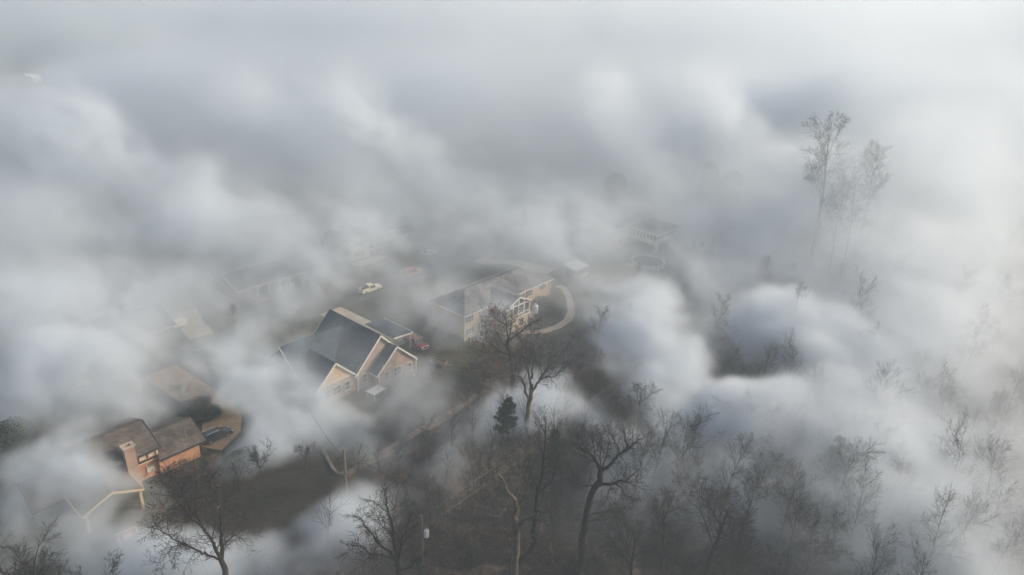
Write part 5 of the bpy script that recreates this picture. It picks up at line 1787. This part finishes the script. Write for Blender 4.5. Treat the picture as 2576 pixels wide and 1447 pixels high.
for a in [(2040, 830, 7, 8), (2100, 880, 5, 9), (1960, 815, 7, 6), (2130, 950, 3, 7), (2020, 900, 4, 7), (1940, 870, 4, 5), (1690, 860, 7, 8), (1600, 800, 8, 7), (1640, 740, 10, 6), (1740, 1000, 3, 7), (1690, 950, 4, 7), (1775, 920, 6, 6), (1610, 890, 4, 7), (1545, 860, 5, 5), (1800, 1010, 2, 6), (1720, 1060, 1, 5), (1850, 1040, 2, 5),
          (790, 1365, 1.5, 5.5), (880, 1325, 2.5, 6), (760, 1395, 1, 5), (920, 1390, 1, 4.5), (850, 1380, 1.5, 6), (1915, 1190, 4, 3.6), (1905, 1225, 2, 3.6), (690, 1045, 4, 6), (1680, 1030, 2, 6)]:
    c = at(*a[:3])
    NEAR.append((tuple(c), (a[3] * 1.45, a[3] * 1.45, a[3] * 1.1), .12))
    BILLOW.append((tuple(c), (a[3] * 1.5, a[3] * 1.5, a[3] * 1.15), 1.))
for a in [(300, 420, 20, 46, .030), (160, 380, 20, 46, .024), (420, 490, 12, 32, .03), (1060, 370, 30, 60, .016), (900, 220, 40, 110, .004), (1300, 420, 20, 45, .016), (1500, 330, 35, 80, .014), (1800, 300, 40, 100, .008), (2100, 250, 45, 120, .009), (2400, 300, 40, 120, .009), (2300, 480, 25, 60, .016), (1750, 430, 14, 34, .03), (2300, 330, 30, 50, .02), (1500, 460, 16, 34, .02), (2050, 420, 18, 40, .02),
          (2500, 100, 60, 260, .0025), (1900, 80, 60, 260, .002), (1300, 60, 60, 260, .002), (600, 60, 60, 260, .002), (200, 40, 60, 260, .002)]:
    puff(*a, .2 if a[3] >= 60 else .4, FAR)

_r2 = random.Random(8)
for i in range(34):
    px = -100 + 2800 * ((i * .618) % 1)
    puff(px, _r2.uniform(230, 420), _r2.uniform(12, 36), _r2.uniform(22, 46), _r2.uniform(.02, .055) * (.7 + .5 * px / 2576), .5, FAR)
NEAR = [(c, r, d * (.62 if d >= .045 else (1.25 if d > 0 else 1.))) for (c, r, d) in NEAR]
NEAR = [(c, r, d if d < 0 or d >= .045 else min(d, .0449)) for (c, r, d) in NEAR]
for x in range(-420, 620, 90):      # the far bank closing the view
    FAR.append(((x, 640 + 60 * math.sin(x * .021), 40 + 14 * math.sin(x * .013 + 1)), (110, 190, 80), .02))
for (z, r) in ((38, 40), (28, 50), (18, 60), (8, 70)):
    puff(120, 190, z, r * 1.15, -.012, .6, FAR)
def near_layer(sep, ma, noise, p):
    deep = ma('MULTIPLY_ADD', sep.outputs[1], 1 / 125., -105 / 125., clamp=True)
    top = ma('MULTIPLY_ADD', deep, 34., 13.)
    h = ma('SUBTRACT', 1., ma('DIVIDE', sep.outputs[2], top), clamp=True)      # thins out with height
    right = ma('MULTIPLY_ADD', sep.outputs[0], 1 / 110., -.1, clamp=True)
    d = ma('MULTIPLY_ADD', deep, .032, .003)
    floor = ma('MULTIPLY_ADD', sep.outputs[2], -1 / 6., .5, clamp=True)      # hugging the wood floor
    f = ma('MULTIPLY', h, ma('MULTIPLY_ADD', right, .011, d))
    return ma('MULTIPLY_ADD', floor, .013, f)
def far_layer(sep, ma, noise, p):
    h = ma('MULTIPLY_ADD', sep.outputs[2], -1 / 47., 1., clamp=True)
    near = ma('MULTIPLY_ADD', sep.outputs[1], -1 / 140., 236 / 140. + 1., clamp=True)
    return ma('MULTIPLY', h, ma('MULTIPLY_ADD', near, .022, .022))
smoke_volume('smoke', (-190, 40, -4), (190, 236, 60), .78, NEAR, [(36, 13), (13, 6.), (5, 2.3), (2.4, .8)], 0., near_layer, 8.5, BILLOW, .05, 1.15)
smoke_volume('smoke', (-520, 236, -4), (620, 1000, 150), (6, 6, 5), FAR, [(90, 28), (30, 11)], 5., far_layer, 30., None, 0., .9)

# even haze through the whole air of the place
hz = MB()
hz.span((-900, -60, -6), (1000, 1150, 165))
o = hz.build('haze', ASPHALT)
o.data.materials.clear()
m = bpy.data.materials.new('haze_air')
m.use_nodes = True
m.node_tree.nodes.clear()
pv, mo = m.node_tree.nodes.new('ShaderNodeVolumePrincipled'), m.node_tree.nodes.new('ShaderNodeOutputMaterial')
pv.inputs['Color'].default_value = (.81, .92, 1., 1)
pv.inputs['Density'].default_value = .0009
pv.inputs['Anisotropy'].default_value = .2
m.node_tree.links.new(pv.outputs[0], mo.inputs['Volume'])
o.data.materials.append(m)
o['kind'] = 'stuff'
